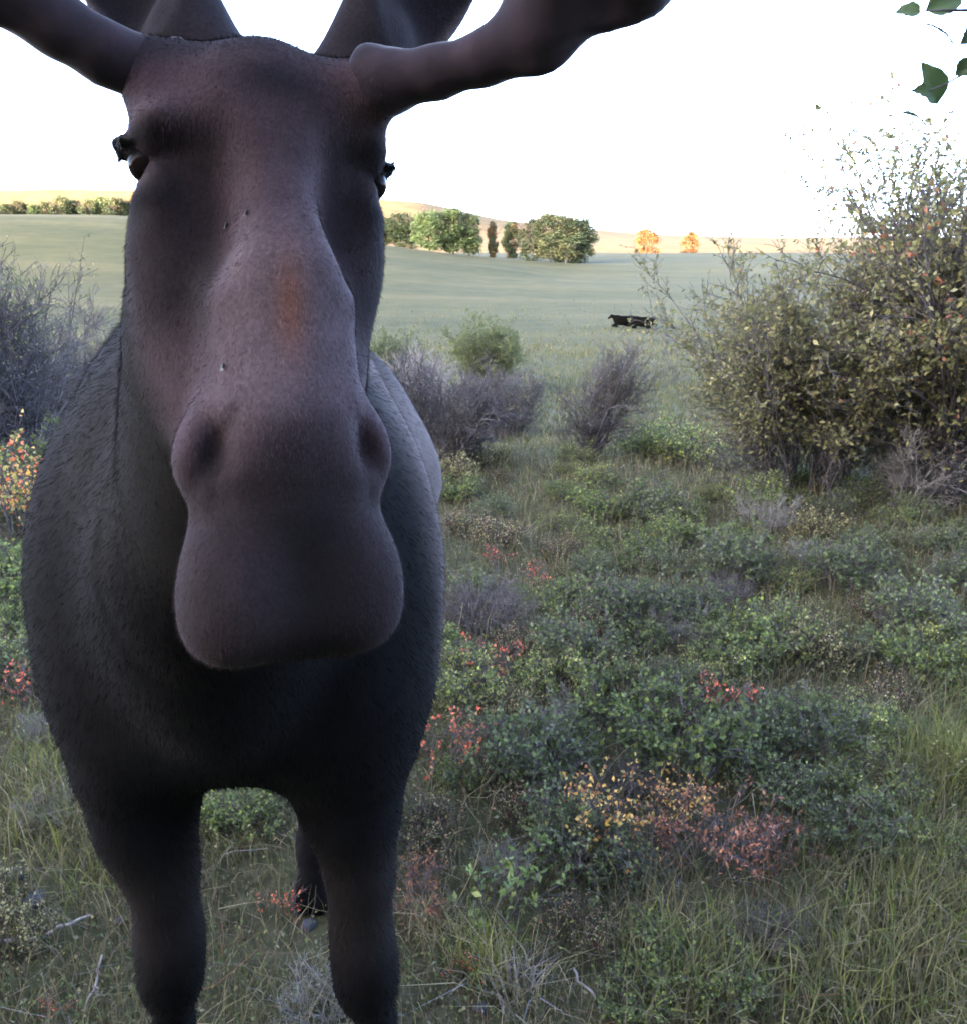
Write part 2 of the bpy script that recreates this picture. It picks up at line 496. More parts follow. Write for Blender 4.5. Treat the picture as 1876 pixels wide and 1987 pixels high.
def MOOSE_HEAD(he, hc):
    # skull and jaw
    he(0, -.125, .065, (.112, .088, .115), .03)
    he(0, -.095, -.010, (.090, .060, .040), .04)               # poll between the antlers
    he(0, -.045, .035, (.072, .038, .075), .05)                # forehead
    he(.092, -.100, .010, (.034, .045, .036), .04)             # pedicle
    hc((-.0001, -.066, -.024), (.080, -.084, -.022), .022, .024, .025)   # ridge between the antlers
    he(.0, -.160, -.036, (.076, .070, .044), .025)              # crown
    he(.094, -.082, .044, (.036, .045, .022), .025)            # brow
    he(.100, -.105, .112, (.024, .045, .040), .025)            # below the eye
    he(.085, -.125, .165, (.040, .050, .060), .03)             # cheek
    hc((.070, -.138, .15), (.047, -.14, .36), .054, .040, .04) # jaw
    hc((0, -.125, .10), (0, -.12, .40), .088, .074, .04)
    # nose bridge
    hc((0, -.048, .03), (0, -.046, .15), .036, .048, .022)
    hc((0, -.046, .15), (0, -.046, .21), .048, .068, .022)
    hc((0, -.046, .21), (0, -.060, .35), .068, .079, .03)
    # nostril bulges
    he(.062, -.064, .395, (.046, .056, .054), .030)
    he(0, -.045, .40, (.074, .052, .078), .04)
    # upper lip
    he(0, -.072, .460, (.089, .064, .050), .022)
    he(0, -.072, .566, (.072, .046, .030), .03)
    he(0, -.074, .530, (.094, .066, .060), .040, p=3.6)
    he(.056, -.068, .534, (.044, .060, .048), .04)
    he(.062, -.070, .566, (.030, .040, .026), .03)
    # chin
    hc((0, -.15, .40), (0, -.15, .50), .055, .05, .04)
    # nostrils
    he(.074, -.014, .396, (.008, .022, .022), .035, sub=True, tilt=-14)
    # eyes set on the sides
    for v0, v1, u_ in ((-.072, -.094, -.003), (-.094, -.118, .0)):
        hc((.116 + u_, v0, .060), (.121 + u_, v1, .055), .010, .012, .010)   # heavy upper lid
        hc((.114 + u_, v0, .088), (.118 + u_, v1, .089), .0065, .007, .008)  # lower lid
    hc((.118, -.098, .050), (.141, -.102, .047), .014, .008, .010)   # dark lash tuft
    he(.106, -.108, .112, (.024, .036, .020), .012)             # bag below the eye
    he(.070, -.014, .140, (.022, .040, .065), .04, sub=True)   # hollow in front of the eye

def moose_tint(V, F0, M):
    loc = (V - F0) @ M.T
    u, v, t = loc.T
    t = (t + u * SHEAR) / TS
    n = len(V)
    c = np.tile(np.array([.009, .008, .0095]), (n, 1))
    def blend(col, w):
        nonlocal c
        c = c * (1 - w[:, None]) + np.array(col) * w[:, None]
    g = lambda x, m, s: np.exp(-((x - m) / s) ** 2)
    x, y, z = V.T
    back = sstep(1.45, 1.9, z) * sstep(1.35, 1.7, y)
    blend((.060, .050, .054), back * .8)
    flank = sstep(-.34, -.16, x) * sstep(1.45, 1.7, y) * sstep(1.1, 1.35, z)
    blend((.40, .30, .265), flank * .85)  # sky light on this flank put into the coat colour
    neck = sstep(1.55, 1.25, y) * sstep(1.55, 1.75, z)
    blend((.050, .040, .032), neck * .7)
    shin = sstep(1.0, .8, z) * sstep(.55, .75, z)
    blend((.085, .066, .060), shin * .6)
    blend((.050, .048, .058), g(x, -.52, .16) * g(z, 1.22, .09) * (y < 1.6) * .6)  # chest sheen painted in as a paler bluish patch
    head = sstep(-.08, -.03, t) * sstep(-.20, -.10, v) * (y < 1.25)
    blend((.105, .066, .074), head)
    au = np.abs(u)
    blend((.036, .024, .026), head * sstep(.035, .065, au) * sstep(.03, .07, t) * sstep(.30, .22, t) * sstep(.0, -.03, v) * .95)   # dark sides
    blend((.014, .010, .012), head * sstep(.090, .112, au) * (g(t, .055, .013) + g(t, .114, .018)).clip(0, 1) * .95)
    blend((.15, .11, .12), head * sstep(.100, .112, au) * g(t, .090, .007) * .6)                                    # dark round the eye, lower-lid highlight painted pale
    blend((.250, .178, .188), head * g(u, -.02, .06) * sstep(.13, .22, t) * sstep(.42, .33, t) * sstep(-.05, -.01, v) * .75)   # pale bridge, off-centre to put the side light into the tint
    blend((.330, .120, .058), head * g(u, -.004, .016) * g(t, .258, .05) * .65)                                     # rubbed red-brown patch
    blend((.080, .050, .062), head * sstep(.080, .115, au) * sstep(.035, .005, t))                                  # velvet of the antler roots
    blend((.022, .018, .024), head * g(u, -.003, .042) * g(t, .012, .028) * .85)                                     # dark whorl
    blend((.035, .028, .034), head * sstep(-.01, -.04, t) * .8)
    blend((.030, .022, .024), head * g(au, .074, .012) * g(t, .398, .022) * .7)                                    # nostril
    blend((.050, .034, .036), head * sstep(.35, .44, t) * .85)                                                     # darker muzzle, camera-side shade put into the tint
    blend((.010, .0075, .007), head * g(u, .012, .056) ** .8 * sstep(.40, .47, t) * sstep(-.075, -.03, v) * .85)          # dark nose pad, deepened in colour for the shaded muzzle front
    blend((.045, .033, .034), head * g(u, .012, .045) * g(t, .40, .05) * sstep(-.06, -.02, v) * .6)
    return np.clip(c * (.26 + .26 * np.clip(head, 0, 1))[:, None], .002, 1)

mo, nt, b = new_mat('moose_coat')
at = nd(nt, 'ShaderNodeAttribute', attribute_name='tint')
n1 = noise(nt, 9, 5, .6)
n2 = noise(nt, 260, 3, .6)
m1 = nd(nt, 'ShaderNodeMapRange'); m1.inputs[1].default_value = .3; m1.inputs[2].default_value = .7; m1.inputs[3].default_value = .72; m1.inputs[4].default_value = 1.28
nt.links.new(n1.outputs['Fac'], m1.inputs[0])
m2 = nd(nt, 'ShaderNodeMapRange'); m2.inputs[1].default_value = .3; m2.inputs[2].default_value = .7; m2.inputs[3].default_value = .75; m2.inputs[4].default_value = 1.25
nt.links.new(n2.outputs['Fac'], m2.inputs[0])
c1 = mixc(nt, at.outputs['Color'], m1.outputs[0], 1.0, 'MULTIPLY')
c2 = mixc(nt, c1, m2.outputs[0], 1.0, 'MULTIPLY')
nt.links.new(c2, b.inputs['Base Color'])
b.inputs['Roughness'].default_value = .85
b.inputs['Specular IOR Level'].default_value = .15
lw = nd(nt, 'ShaderNodeMapRange'); lw.inputs[1].default_value = .012; lw.inputs[2].default_value = .08; lw.inputs[3].default_value = .02; lw.inputs[4].default_value = .5
nt.links.new(at.outputs['Fac'], lw.inputs[0]); nt.links.new(lw.outputs[0], b.inputs['Sheen Weight'])
b.inputs['Sheen Roughness'].default_value = .35
b.inputs['Sheen Tint'].default_value = (.9, .78, .82, 1)
bp = nd(nt, 'ShaderNodeBump'); bp.inputs['Strength'].default_value = .35; bp.inputs['Distance'].default_value = .003
nt.links.new(n2.outputs['Fac'], bp.inputs['Height']); nt.links.new(bp.outputs[0], b.inputs['Normal'])
M_COAT = mo

mV, mQ, F0, HM, Hd = build_moose()
moose = thing('moose', 'bull moose facing the viewer with a huge nose and spreading antlers', 'moose', (-.47, 1.6, 0))
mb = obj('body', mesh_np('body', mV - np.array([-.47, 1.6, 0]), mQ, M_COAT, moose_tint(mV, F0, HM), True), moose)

# ---------- antlers, ears, eyes
def antler(side):
    if side < 0:
        pts = [Hd(-.06, -.095, -.01), P(292, 140, .985), P(205, 104, .965), P(110, 46, .95), P(15, -34, .94)]
        rs = [.030, .028, .0265, .027, .034]
        palm = [P(15, -34, .94), P(-110, -120, .95), P(-210, -300, 1.00), P(-230, -480, 1.08)]
        tips = [P(-60, -330, .86), P(-300, -150, .84), P(-420, -330, .92), P(-430, -520, 1.02), P(-330, -680, 1.10), P(-160, -640, 1.1)]
        root = [0, 1, 2, 2, 3, 3]
        knob = P(350, 105, .985)
    else:
        pts = [Hd(.06, -.095, -.01), P(750, 160, .985), P(850, 140, .965), P(940, 114, .95), P(1040, 62, .94)]
        rs = [.030, .028, .0215, .0215, .030]
        palm = [P(1040, 62, .94), P(1150, -70, .95), P(1300, -240, 1.00), P(1330, -420, 1.08)]
        tips = [P(1150, -250, .86), P(1390, -90, .84), P(1510, -270, .92), P(1520, -460, 1.02), P(1420, -620, 1.10), P(1260, -580, 1.1)]
        root = [0, 1, 2, 2, 3, 3]
        knob = P(712, 118, .985)
    A = np.array(pts + palm + tips)
    lo, hi = A.min(0) - .12, A.max(0) + .12
    st = .0065
    f = Field(*[np.arange(l, h, st) for l, h in zip(lo, hi)])
    f.chain(pts, rs, .02)
    f.ell(knob, (.014, .016, .016), .015)
    for i in range(3):
        d = palm[i + 1] - palm[i]
        vd = np.array([.25 * -side, -1, .35]); vd -= (vd @ d) * d / (d @ d); vd /= np.linalg.norm(vd)
        f.cone(palm[i], palm[i + 1], (.030, .075, .115)[i], (.075, .115, .10)[i], .008, (vd, .22))
    for i, (tp, r) in enumerate(zip(tips, root)):
        f.cone(palm[r] * .6 + tp * .4, tp, .022, .007, .03)
        f.cone(palm[r], palm[r] * .6 + tp * .4, .03, .022, .03)
    V, Q = f.mesh()
    return relax(V, Q, 2), Q

am, nt, b = new_mat('antler_velvet')
n1 = noise(nt, 22, 5, .6); n2 = noise(nt, 200, 3, .6)
rp = ramp(nt, n1.outputs['Fac'], [(.3, (.022, .014, .018)), (.6, (.038, .024, .030)), (.8, (.055, .038, .044))])
nt.links.new(rp.outputs[0], b.inputs['Base Color'])
b.inputs['Roughness'].default_value = .8; b.inputs['Sheen Weight'].default_value = .5; b.inputs['Sheen Roughness'].default_value = .3
b.inputs['Specular IOR Level'].default_value = .2
bp = nd(nt, 'ShaderNodeBump'); bp.inputs['Strength'].default_value = .4; bp.inputs['Distance'].default_value = .004
nt.links.new(n1.outputs['Fac'], bp.inputs['Height']); nt.links.new(bp.outputs[0], b.inputs['Normal'])
MO = np.array([-.47, 1.6, 0])
for s_ in (-1, 1):
    V, Q = antler(s_)
    obj('antler', mesh_np('antler', V - MO, Q, am, None, True), moose)

def ear(base, tip, face, wid):
    """leaf-shaped cupped ear"""
    ax = tip - base; Ln = np.linalg.norm(ax); ax /= Ln
    face = np.asarray(face, float); face -= (face @ ax) * ax; face /= np.linalg.norm(face)
    sd_ = np.cross(ax, face)
    c = base + ax * Ln * .5
    Mr = np.stack([sd_, face, ax])
    lo, hi = np.minimum(base, tip) - .1, np.maximum(base, tip) + .1
    f = Field(*[np.arange(l, h, .005) for l, h in zip(lo, hi)])
    f.ell(c, (wid, wid * .62, Ln * .55), .01, Mr)
    f.ell(c + face * wid * .55 + ax * .01, (wid * .92, wid * .75, Ln * .52), .012, Mr, True)
    f.cone(base - ax * .03, base + ax * .03, .042, .038, .04)
    V, Q = f.mesh()
    return relax(V, Q, 2), Q
for a_ in ((P(395, 100, 1.08), P(165, -150, 1.13), (-.45, -.6, .35), .066), (P(700, 120, 1.09), P(915, -150, 1.14), (.75, -.35, .3), .064)):
    V, Q = ear(*a_)
    cc = np.tile(np.array([[.022, .017, .020]]), (len(V), 1))
    ax_ = (a_[1] - a_[0]) / np.linalg.norm(a_[1] - a_[0]); fc_ = np.array(a_[2]) - (np.array(a_[2]) @ ax_) * ax_; fc_ /= np.linalg.norm(fc_)
    side_ = np.abs((V - a_[0]) @ np.cross(ax_, fc_)) / a_[3]; fr_ = (V - a_[0]) @ fc_
    wr = (sstep(.72, .95, side_) * sstep(.04, .08, (V - a_[0]) @ ax_))[:, None]
    cc = cc * (1 - wr) + np.array([[.16, .125, .13]]) * wr          # pale hair along the ear rim
    obj('ear', mesh_np('ear', V - MO, Q, M_COAT, cc, True), moose)

em, nt, b = new_mat('eye_wet_black')
b.inputs['Base Color'].default_value = (.010, .007, .006, 1); b.inputs['Roughness'].default_value = .15; b.inputs['Specular IOR Level'].default_value = .04
lm, nt, b = new_mat('lash_black')
b.inputs['Base Color'].default_value = (.012, .010, .011, 1); b.inputs['Roughness'].default_value = .7
import bmesh
def uv_sphere(r, seg=24, rings=16):
    bm = bmesh.new(); bmesh.ops.create_uvsphere(bm, u_segments=seg, v_segments=rings, radius=r)
    me = bpy.data.meshes.new('eye'); bm.to_mesh(me); bm.free()
    for p in me.polygons: p.use_smooth = True
    return me
eye_me = uv_sphere(.0185); eye_me.materials.append(em)
rg = np.random.default_rng(5)
for s_ in (-1, 1):
    e = obj('eye', eye_me, moose, Hd(s_ * .116, -.091, .072) - MO)
    n_ = 110
    a0 = np.linspace(-1, 1, n_)
    pl, rr = [], []
    for a in a0:
        r0 = Hd(s_ * .132, -.096 + a * .022, .050 + abs(a) * .006)
        r2 = Hd(s_ * (.142 + rg.normal() * .0015), -.098 + a * .022, .050 + abs(a) * .008 + rg.normal() * .003)
        r1 = (r0 + r2) / 2 + Hd(s_ * .003, 0, -.004) - F0
        pl.append([r0, r1, r2]); rr.append([.0016, .0012, .0003])
    V, Q = tubes(pl, rr, 4)
    obj('eyelashes', mesh_np('eyelashes', V - MO, Q, lm), moose)

# ---------- coat hair
def coat(V, Q, tint, n, rg, length, width, lift, flow):
    T = np.concatenate([Q[:, [0, 1, 2]], Q[:, [0, 2, 3]]])
    a, b_, c = V[T[:, 0]], V[T[:, 1]], V[T[:, 2]]
    N = np.cross(b_ - a, c - a); ar = np.linalg.norm(N, axis=1); N /= ar[:, None] + 1e-12
    dens = ar * length[1]((a + b_ + c) / 3)
    i = rg.choice(len(T), n, p=dens / dens.sum())
    r1, r2 = np.sqrt(rg.random((n, 1))), rg.random((n, 1))
    w = (1 - r1, r1 * (1 - r2), r1 * r2)
    p = a[i] * w[0] + b_[i] * w[1] + c[i] * w[2]
    nn = N[i]
    col = tint[T[i, 0]]
    d = flow(p); d = d - (d * nn).sum(1, keepdims=True) * nn
    d /= np.linalg.norm(d, axis=1, keepdims=True) + 1e-9
    d = d + nn * lift + rg.normal(scale=.22, size=(n, 3))
    d /= np.linalg.norm(d, axis=1, keepdims=True)
    sd_ = np.cross(d, nn + rg.normal(scale=.35, size=(n, 3))); sd_ /= np.linalg.norm(sd_, axis=1, keepdims=True) + 1e-9
    L = length[0](p)[:, None] * rg.uniform(.6, 1.3, (n, 1)); W = width(p)[:, None]
    p = p - nn * .0015
    Vh = np.stack([p - sd_ * W * .5, p + sd_ * W * .5, p + d * L], 1).reshape(-1, 3)
    ch = np.repeat(col * rg.uniform(.6, 1.7, (n, 1)), 3, axis=0)
    ch[2::3] *= 1.35            # paler tips
    return Vh, np.arange(3 * n).reshape(-1, 3), ch
hm_, nt, b = new_mat('coat_hair')
at = nd(nt, 'ShaderNodeAttribute', attribute_name='tint')
nt.links.new(at.outputs['Color'], b.inputs['Base Color'])
b.inputs['Roughness'].default_value = .75; b.inputs['Specular IOR Level'].default_value = .06
def _ishead(p): return sstep(1.16, 1.04, p[:, 1])
_fl = lambda p: np.where((p[:, 1] < 1.1)[:, None], HM[2][None] + 0 * p, np.array([[0, .35, -.93]]))
rg = np.random.default_rng(11)
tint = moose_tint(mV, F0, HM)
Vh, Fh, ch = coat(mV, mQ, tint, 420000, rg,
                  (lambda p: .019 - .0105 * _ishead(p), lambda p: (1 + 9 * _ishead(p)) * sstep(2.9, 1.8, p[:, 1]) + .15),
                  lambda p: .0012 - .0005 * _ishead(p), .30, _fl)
obj('coat_hair', mesh_np('coat_hair', Vh - MO, Fh, hm_, ch), mb, kind='stuff')

# ---------- flies on the face
fm, nt, b = new_mat('fly_black'); b.inputs['Base Color'].default_value = (.006, .005, .006, 1); b.inputs['Roughness'].default_value = .4
wgm, nt, b = new_mat('fly_wing'); b.inputs['Base Color'].default_value = (.05, .05, .05, 1); b.inputs['Roughness'].default_value = .3
from mathutils.bvhtree import BVHTree
bvh = BVHTree.FromPolygons([tuple(p) for p in mV[:]], [tuple(int(i) for i in q) for q in mQ[mV[mQ[:, 0], 1] < 1.1]])
def on_face(px, py):
    d = P(px, py, 1.0) - np.array([0, 0, CAM_H]); d /= np.linalg.norm(d)
    loc, nn, _, _ = bvh.ray_cast(Vector((0, 0, CAM_H)), Vector(d))
    return loc, nn
def fly_mesh():
    bm = bmesh.new(); bmesh.ops.create_icosphere(bm, subdivisions=2, radius=1)
    for v in bm.verts: v.co = (v.co.x * .0016, v.co.y * .0032, v.co.z * .0014 + .0012)
    me = bpy.data.meshes.new('fly'); bm.to_mesh(me); bm.free(); me.materials.append(fm)
    w = bpy.data.meshes.new('wing'); w.from_pydata([(0, .001, .0022), (.0026, -.0042, .0018), (.0008, -.005, .0020), (-.0026, -.0042, .0018), (-.0008, -.005, .0020)], [], [(0, 2, 1), (0, 3, 4)]); w.materials.append(wgm)
    return me, w
fme, fwm = fly_mesh()
for px, py, lb in ((482, 414, 'black fly on the moose forehead side of the nose bridge'), (443, 438, 'black fly at the dark edge of the nose bridge hollow'), (437, 711, 'black fly low on the pale side of the nose bridge')):
    loc, nn = on_face(px, py)
    if loc is None: continue
    o = obj('fly', fme, None, None, lb, 'fly', 'flies on the moose face')
    o.location = loc + nn * .001; o.rotation_euler = nn.to_track_quat('Z', 'Y').to_euler()
    obj('wings', fwm, o)

# ------------------------------------------------------------------ vegetation generators
def ground_at(px, py, y0=1.5, y1=900.0):
    ys = np.geomspace(y0, y1, 4000)
    pts = np.array([P(px, py, 1.0) - [0, 0, CAM_H]]) * ys[:, None] + [0, 0, CAM_H]
    d = pts[:, 2] - height(pts[:, 0], pts[:, 1])
    i = np.argmax(d < 0) if (d < 0).any() else len(ys) - 1
    x, y = pts[i, :2]
    return np.array([x, y, float(height(x, y))])

def wander(rg, start, d0, length, m, bend, grav):
    """k polylines of m points"""
    k = len(start)
    d = d0 / (np.linalg.norm(d0, axis=1, keepdims=True) + 1e-9)
    pts = [start]
    st = (length / (m - 1))[:, None]
    for i in range(m - 1):
        d = d + rg.normal(scale=bend, size=(k, 3)); d[:, 2] += grav
        d /= np.linalg.norm(d, axis=1, keepdims=True)
        pts.append(pts[-1] + d * st)
    return np.stack(pts, 1)

def sprout(rg, PL, per, lo, hi, length, spread, m, bend, grav, out=0.0):
    k, mm, _ = PL.shape
    par = np.repeat(np.arange(k), per); n = len(par)
    t = rg.uniform(lo, hi, n) * (mm - 1)
    i = np.minimum(t.astype(int), mm - 2); fr = (t - i)[:, None]
    p = PL[par, i] * (1 - fr) + PL[par, i + 1] * fr
    tan = PL[par, i + 1] - PL[par, i]; tan /= np.linalg.norm(tan, axis=1, keepdims=True) + 1e-9
    d = tan + rand_unit(rg, n) * spread
    if out:
        o = p.copy(); o[:, 2] = 0; o /= np.linalg.norm(o, axis=1, keepdims=True) + 1e-6
        d += o * out
    return wander(rg, p, d, length * rg.uniform(.6, 1.35, n), m, bend, grav)

def taper(PL, r0, r1):
    k, m, _ = PL.shape
    return np.tile(np.linspace(r0, r1, m), (k, 1))

def on_lines(rg, PL, n, lo=.1, hi=1.0):
    k, mm, _ = PL.shape
    par = rg.integers(0, k, n); t = rg.uniform(lo, hi, n) * (mm - 1)
    i = np.minimum(t.astype(int), mm - 2); fr = (t - i)[:, None]
    p = PL[par, i] * (1 - fr) + PL[par, i + 1] * fr
    d = PL[par, i + 1] - PL[par, i]
    return p, d / (np.linalg.norm(d, axis=1, keepdims=True) + 1e-9)

def bark_mat(name, c0, c1, scale=30):
    m, nt, b = new_mat(name)
    n1 = noise(nt, scale, 4, .6)
    r = ramp(nt, n1.outputs['Fac'], [(.3, c0), (.7, c1)])
    nt.links.new(r.outputs[0], b.inputs['Base Color']); b.inputs['Roughness'].default_value = .85
    b.inputs['Specular IOR Level'].default_value = .2
    return m
M_LEAF = leaf_mat('shrub_leaf', .55, .4, 1.9)
M_TREE = leaf_mat('tree_leaf', .6, .35, .8)
M_TWIG = bark_mat('grey_twig', (.062, .054, .058), (.20, .178, .185))
M_PALE = bark_mat('bleached_twig', (.19, .172, .165), (.40, .37, .355))
M_BARK = bark_mat('brown_bark', (.05, .04, .035), (.13, .11, .095))
M_GRASS = leaf_mat('grass_blade', .6, .35, 1.25)

OLIVE = [(.150, .145, .055), (.180, .165, .068), (.115, .122, .048), (.205, .175, .080), (.150, .148, .075)]
DARKG = [(.072, .096, .034), (.086, .112, .038), (.090, .108, .048), (.056, .074, .030), (.115, .134, .050)]
GREEN = [(.095, .125, .040), (.110, .145, .044), (.078, .104, .036), (.135, .150, .050)]
GREYG = [(.108, .115, .074), (.090, .098, .064), (.130, .130, .090)]
PURPG = [(.125, .108, .098), (.105, .092, .085), (.145, .122, .108), (.100, .102, .070)]
RED = [(.50, .11, .055), (.58, .17, .08), (.42, .09, .05), (.40, .15, .07)]
RUST = [(.26, .105, .055), (.20, .085, .05), (.33, .14, .07), (.16, .085, .05)]
AMBER = [(.52, .30, .07), (.58, .37, .12), (.46, .22, .06), (.40, .32, .10)]
YELG = [(.17, .19, .045), (.21, .21, .06), (.13, .16, .04), (.24, .22, .08)]
STRAW = [(.26, .22, .13), (.32, .28, .17), (.20, .17, .10)]
LAV = [(.16, .15, .16), (.20, .18, .19)]

def shrub_meshes(name, seed, h, w, stems, subs, twigs, twiglets, nleaf, pal, leaf=(.03, .045), lz=(0.0, .2), wood=None, r=.011,
                 base=.12, lean=(0, 0), curve=.10, spread=.75, leafw=.5, up=.06, fine=.0019):
    """a multi-stemmed shrub: returns (branches mesh, foliage mesh or None)"""
    rg = np.random.default_rng(seed)
    a = rg.uniform(0, 2 * np.pi, stems); rr = base * np.sqrt(rg.random(stems))
    st = np.stack([np.cos(a) * rr, np.sin(a) * rr, np.full(stems, -.06)], 1)
    tilt = rg.uniform(.05, 1, stems) ** .8 * (w / 2) / h
    d = np.stack([np.cos(a) * tilt + lean[0], np.sin(a) * tilt + lean[1], np.ones(stems)], 1)
    S0 = wander(rg, st, d, h * rg.uniform(.62, 1.0, stems), 7, curve, .02)
    S1 = sprout(rg, S0, subs, .06, .95, h * .30, spread, 5, .16, up, .25)
    S2 = sprout(rg, S1, twigs, .2, 1, h * .15, spread, 4, .2, up)
    S3 = sprout(rg, S2, twiglets, .25, 1, h * .07, spread * 1.1, 3, .2, up)
    W = [tubes(S0, taper(S0, r, r * .35), 5), tubes(S1, taper(S1, r * .42, r * .18), 4),
         tubes(S2, taper(S2, max(r * .22, fine * 1.5), fine), 3), tubes(S3, taper(S3, fine * 1.1, fine * .7), 3)]
    V, F = merge(W)
    wm = mesh_np(name + '_branches', V, F, wood or M_TWIG, None, True)
    lmesh = None
    if nleaf:
        C = np.concatenate([on_lines(rg, S3, int(nleaf * .75))[0], on_lines(rg, S2, int(nleaf * .5))[0]])
        ax = np.concatenate([rand_unit(rg, len(C))])
        keep = rg.random(len(C)) < sstep(lz[0] * h, lz[1] * h, C[:, 2]) * .97 + .03
        C, ax = C[keep], ax[keep]
        n = len(C)
        L = rg.uniform(leaf[0], leaf[1], n)
        Vl, Fl = leaves(rg, C, L, L * leafw, ax * .8, .15)
        lmesh = mesh_np(name + '_foliage', Vl, Fl, M_LEAF, np.repeat(pick(rg, n, pal), 5, axis=0))
    return wm, lmesh

def plant(name, meshes, loc, label, cat, group=None, rz=0.0, scale=1.0, parts=('branches', 'foliage')):
    o = thing(name, label, cat, loc, rz, group, scale)
    for nm, me in zip(parts, meshes):
        if me is not None:
            c = obj(nm, me, o)
            if nm in ('foliage', 'leaves', 'blades'): c['kind'] = 'stuff'
    return o

# ------------------------------------------------------------------ the larger shrubs
def sh(name, px, py, label, seed, h, w, group=None, rz=0., **k):
    g = ground_at(px, py)
    return plant(name, shrub_meshes(name, seed, h, w, **k), g, label, 'shrub', group, rz)
WILL = dict(subs=9, twigs=7, twiglets=4)
sh('willow_bush', 1560, 950, 'broad olive willow bush with bare purple lower twigs beside the taller willow', 1, 1.75, 1.35,
   stems=46, nleaf=30000, pal=OLIVE, leaf=(.028, .052), lz=(.12, .5), base=.34, **WILL)
sh('tall_willow', 1840, 975, 'tall olive willow with pale grey stems and loose leafy tips against the sky', 2, 2.55, 1.5,
   stems=40, nleaf=30000, pal=OLIVE * 5 + RUST[:1], leaf=(.032, .060), lz=(.12, .5), base=.25, r=.018, wood=M_TWIG, lean=(-.06, 0), **WILL)
sh('dry_shrub', 1760, 985, 'bleached leafless shrub with whitish twigs at the foot of the tall willow', 3, .75, .9, stems=22, subs=6, twigs=5, twiglets=3,
   nleaf=0, pal=LAV, wood=M_PALE, r=.008)
sh('leaning_shrub', 1132, 893, 'half-bare grey shrub leaning to one side on a dark stem in the meadow gap', 4, 1.12, .62, stems=16, subs=9, twigs=6, twiglets=4,
   nleaf=2600, pal=GREYG + OLIVE, leaf=(.015, .026), lz=(.2, .5), base=.07, lean=(.36, 0), r=.013)
sh('round_green_shrub', 940, 760, 'rounded leafy green shrub standing behind the grey bare twigs', 5, 1.75, 1.55, stems=30, subs=8, twigs=7, twiglets=4,
   nleaf=24000, pal=GREEN + DARKG, leaf=(.035, .055), lz=(.0, .25), base=.25)
sh('dark_green_shrub', 765, 770, 'small dark green shrub tucked beside the rounded green one', 6, 1.35, 1.2, stems=22, subs=7, twigs=6, twiglets=4,
   nleaf=12000, pal=DARKG, leaf=(.03, .05), lz=(.0, .2), base=.22)
BARE = dict(subs=10, twigs=6, twiglets=3, r=.014, fine=.0022)
sh('bare_shrub', 870, 905, 'tangled bluish-grey bare shrub right beside the moose flank', 7, 1.05, 1.15, stems=26, nleaf=2200, pal=GREYG, leaf=(.014, .024), lz=(0, .4), base=.2, **BARE)
sh('bare_shrub', 985, 850, 'bare grey shrub with a few green leaves in front of the rounded green shrub', 8, .95, 1.0, stems=22, nleaf=3600, pal=GREYG + GREEN, leaf=(.016, .026), lz=(0, .3), base=.2, **BARE)
sh('bare_shrub', 800, 830, 'bare pale twiggy shrub behind the moose flank and dark green shrub', 9, 1.05, .9, stems=20, nleaf=900, pal=GREYG, leaf=(.014, .024), lz=(0, .4), base=.2, wood=M_PALE, **BARE)
sh('thicket_shrub', 30, 905, 'grey purple thicket shrub with green leafy tips behind the orange rose bush', 10, 1.85, 1.3, stems=30, nleaf=7000, pal=OLIVE + GREEN, leaf=(.020, .036), lz=(.5, .95), base=.3, **BARE)
sh('thicket_shrub', 165, 860, 'grey purple bare thicket shrub close behind the moose neck', 11, 1.45, 1.25, stems=28, nleaf=2200, pal=GREYG, leaf=(.016, .026), lz=(0, .5), base=.28, **BARE)
sh('thicket_shrub', -130, 930, 'grey thicket shrub at the outer end of the thicket', 12, 1.7, 1.3, stems=26, nleaf=5000, pal=OLIVE, leaf=(.020, .036), lz=(.3, .8), base=.28, **BARE)
sh('leafy_shrub', 110, 960, 'low green leafy shrub at the foot of the grey thicket', 13, .62, 1.0, stems=26, subs=6, twigs=6, twiglets=3, nleaf=7000, pal=DARKG + GREEN, leaf=(.018, .03), lz=(0, .15), base=.25)

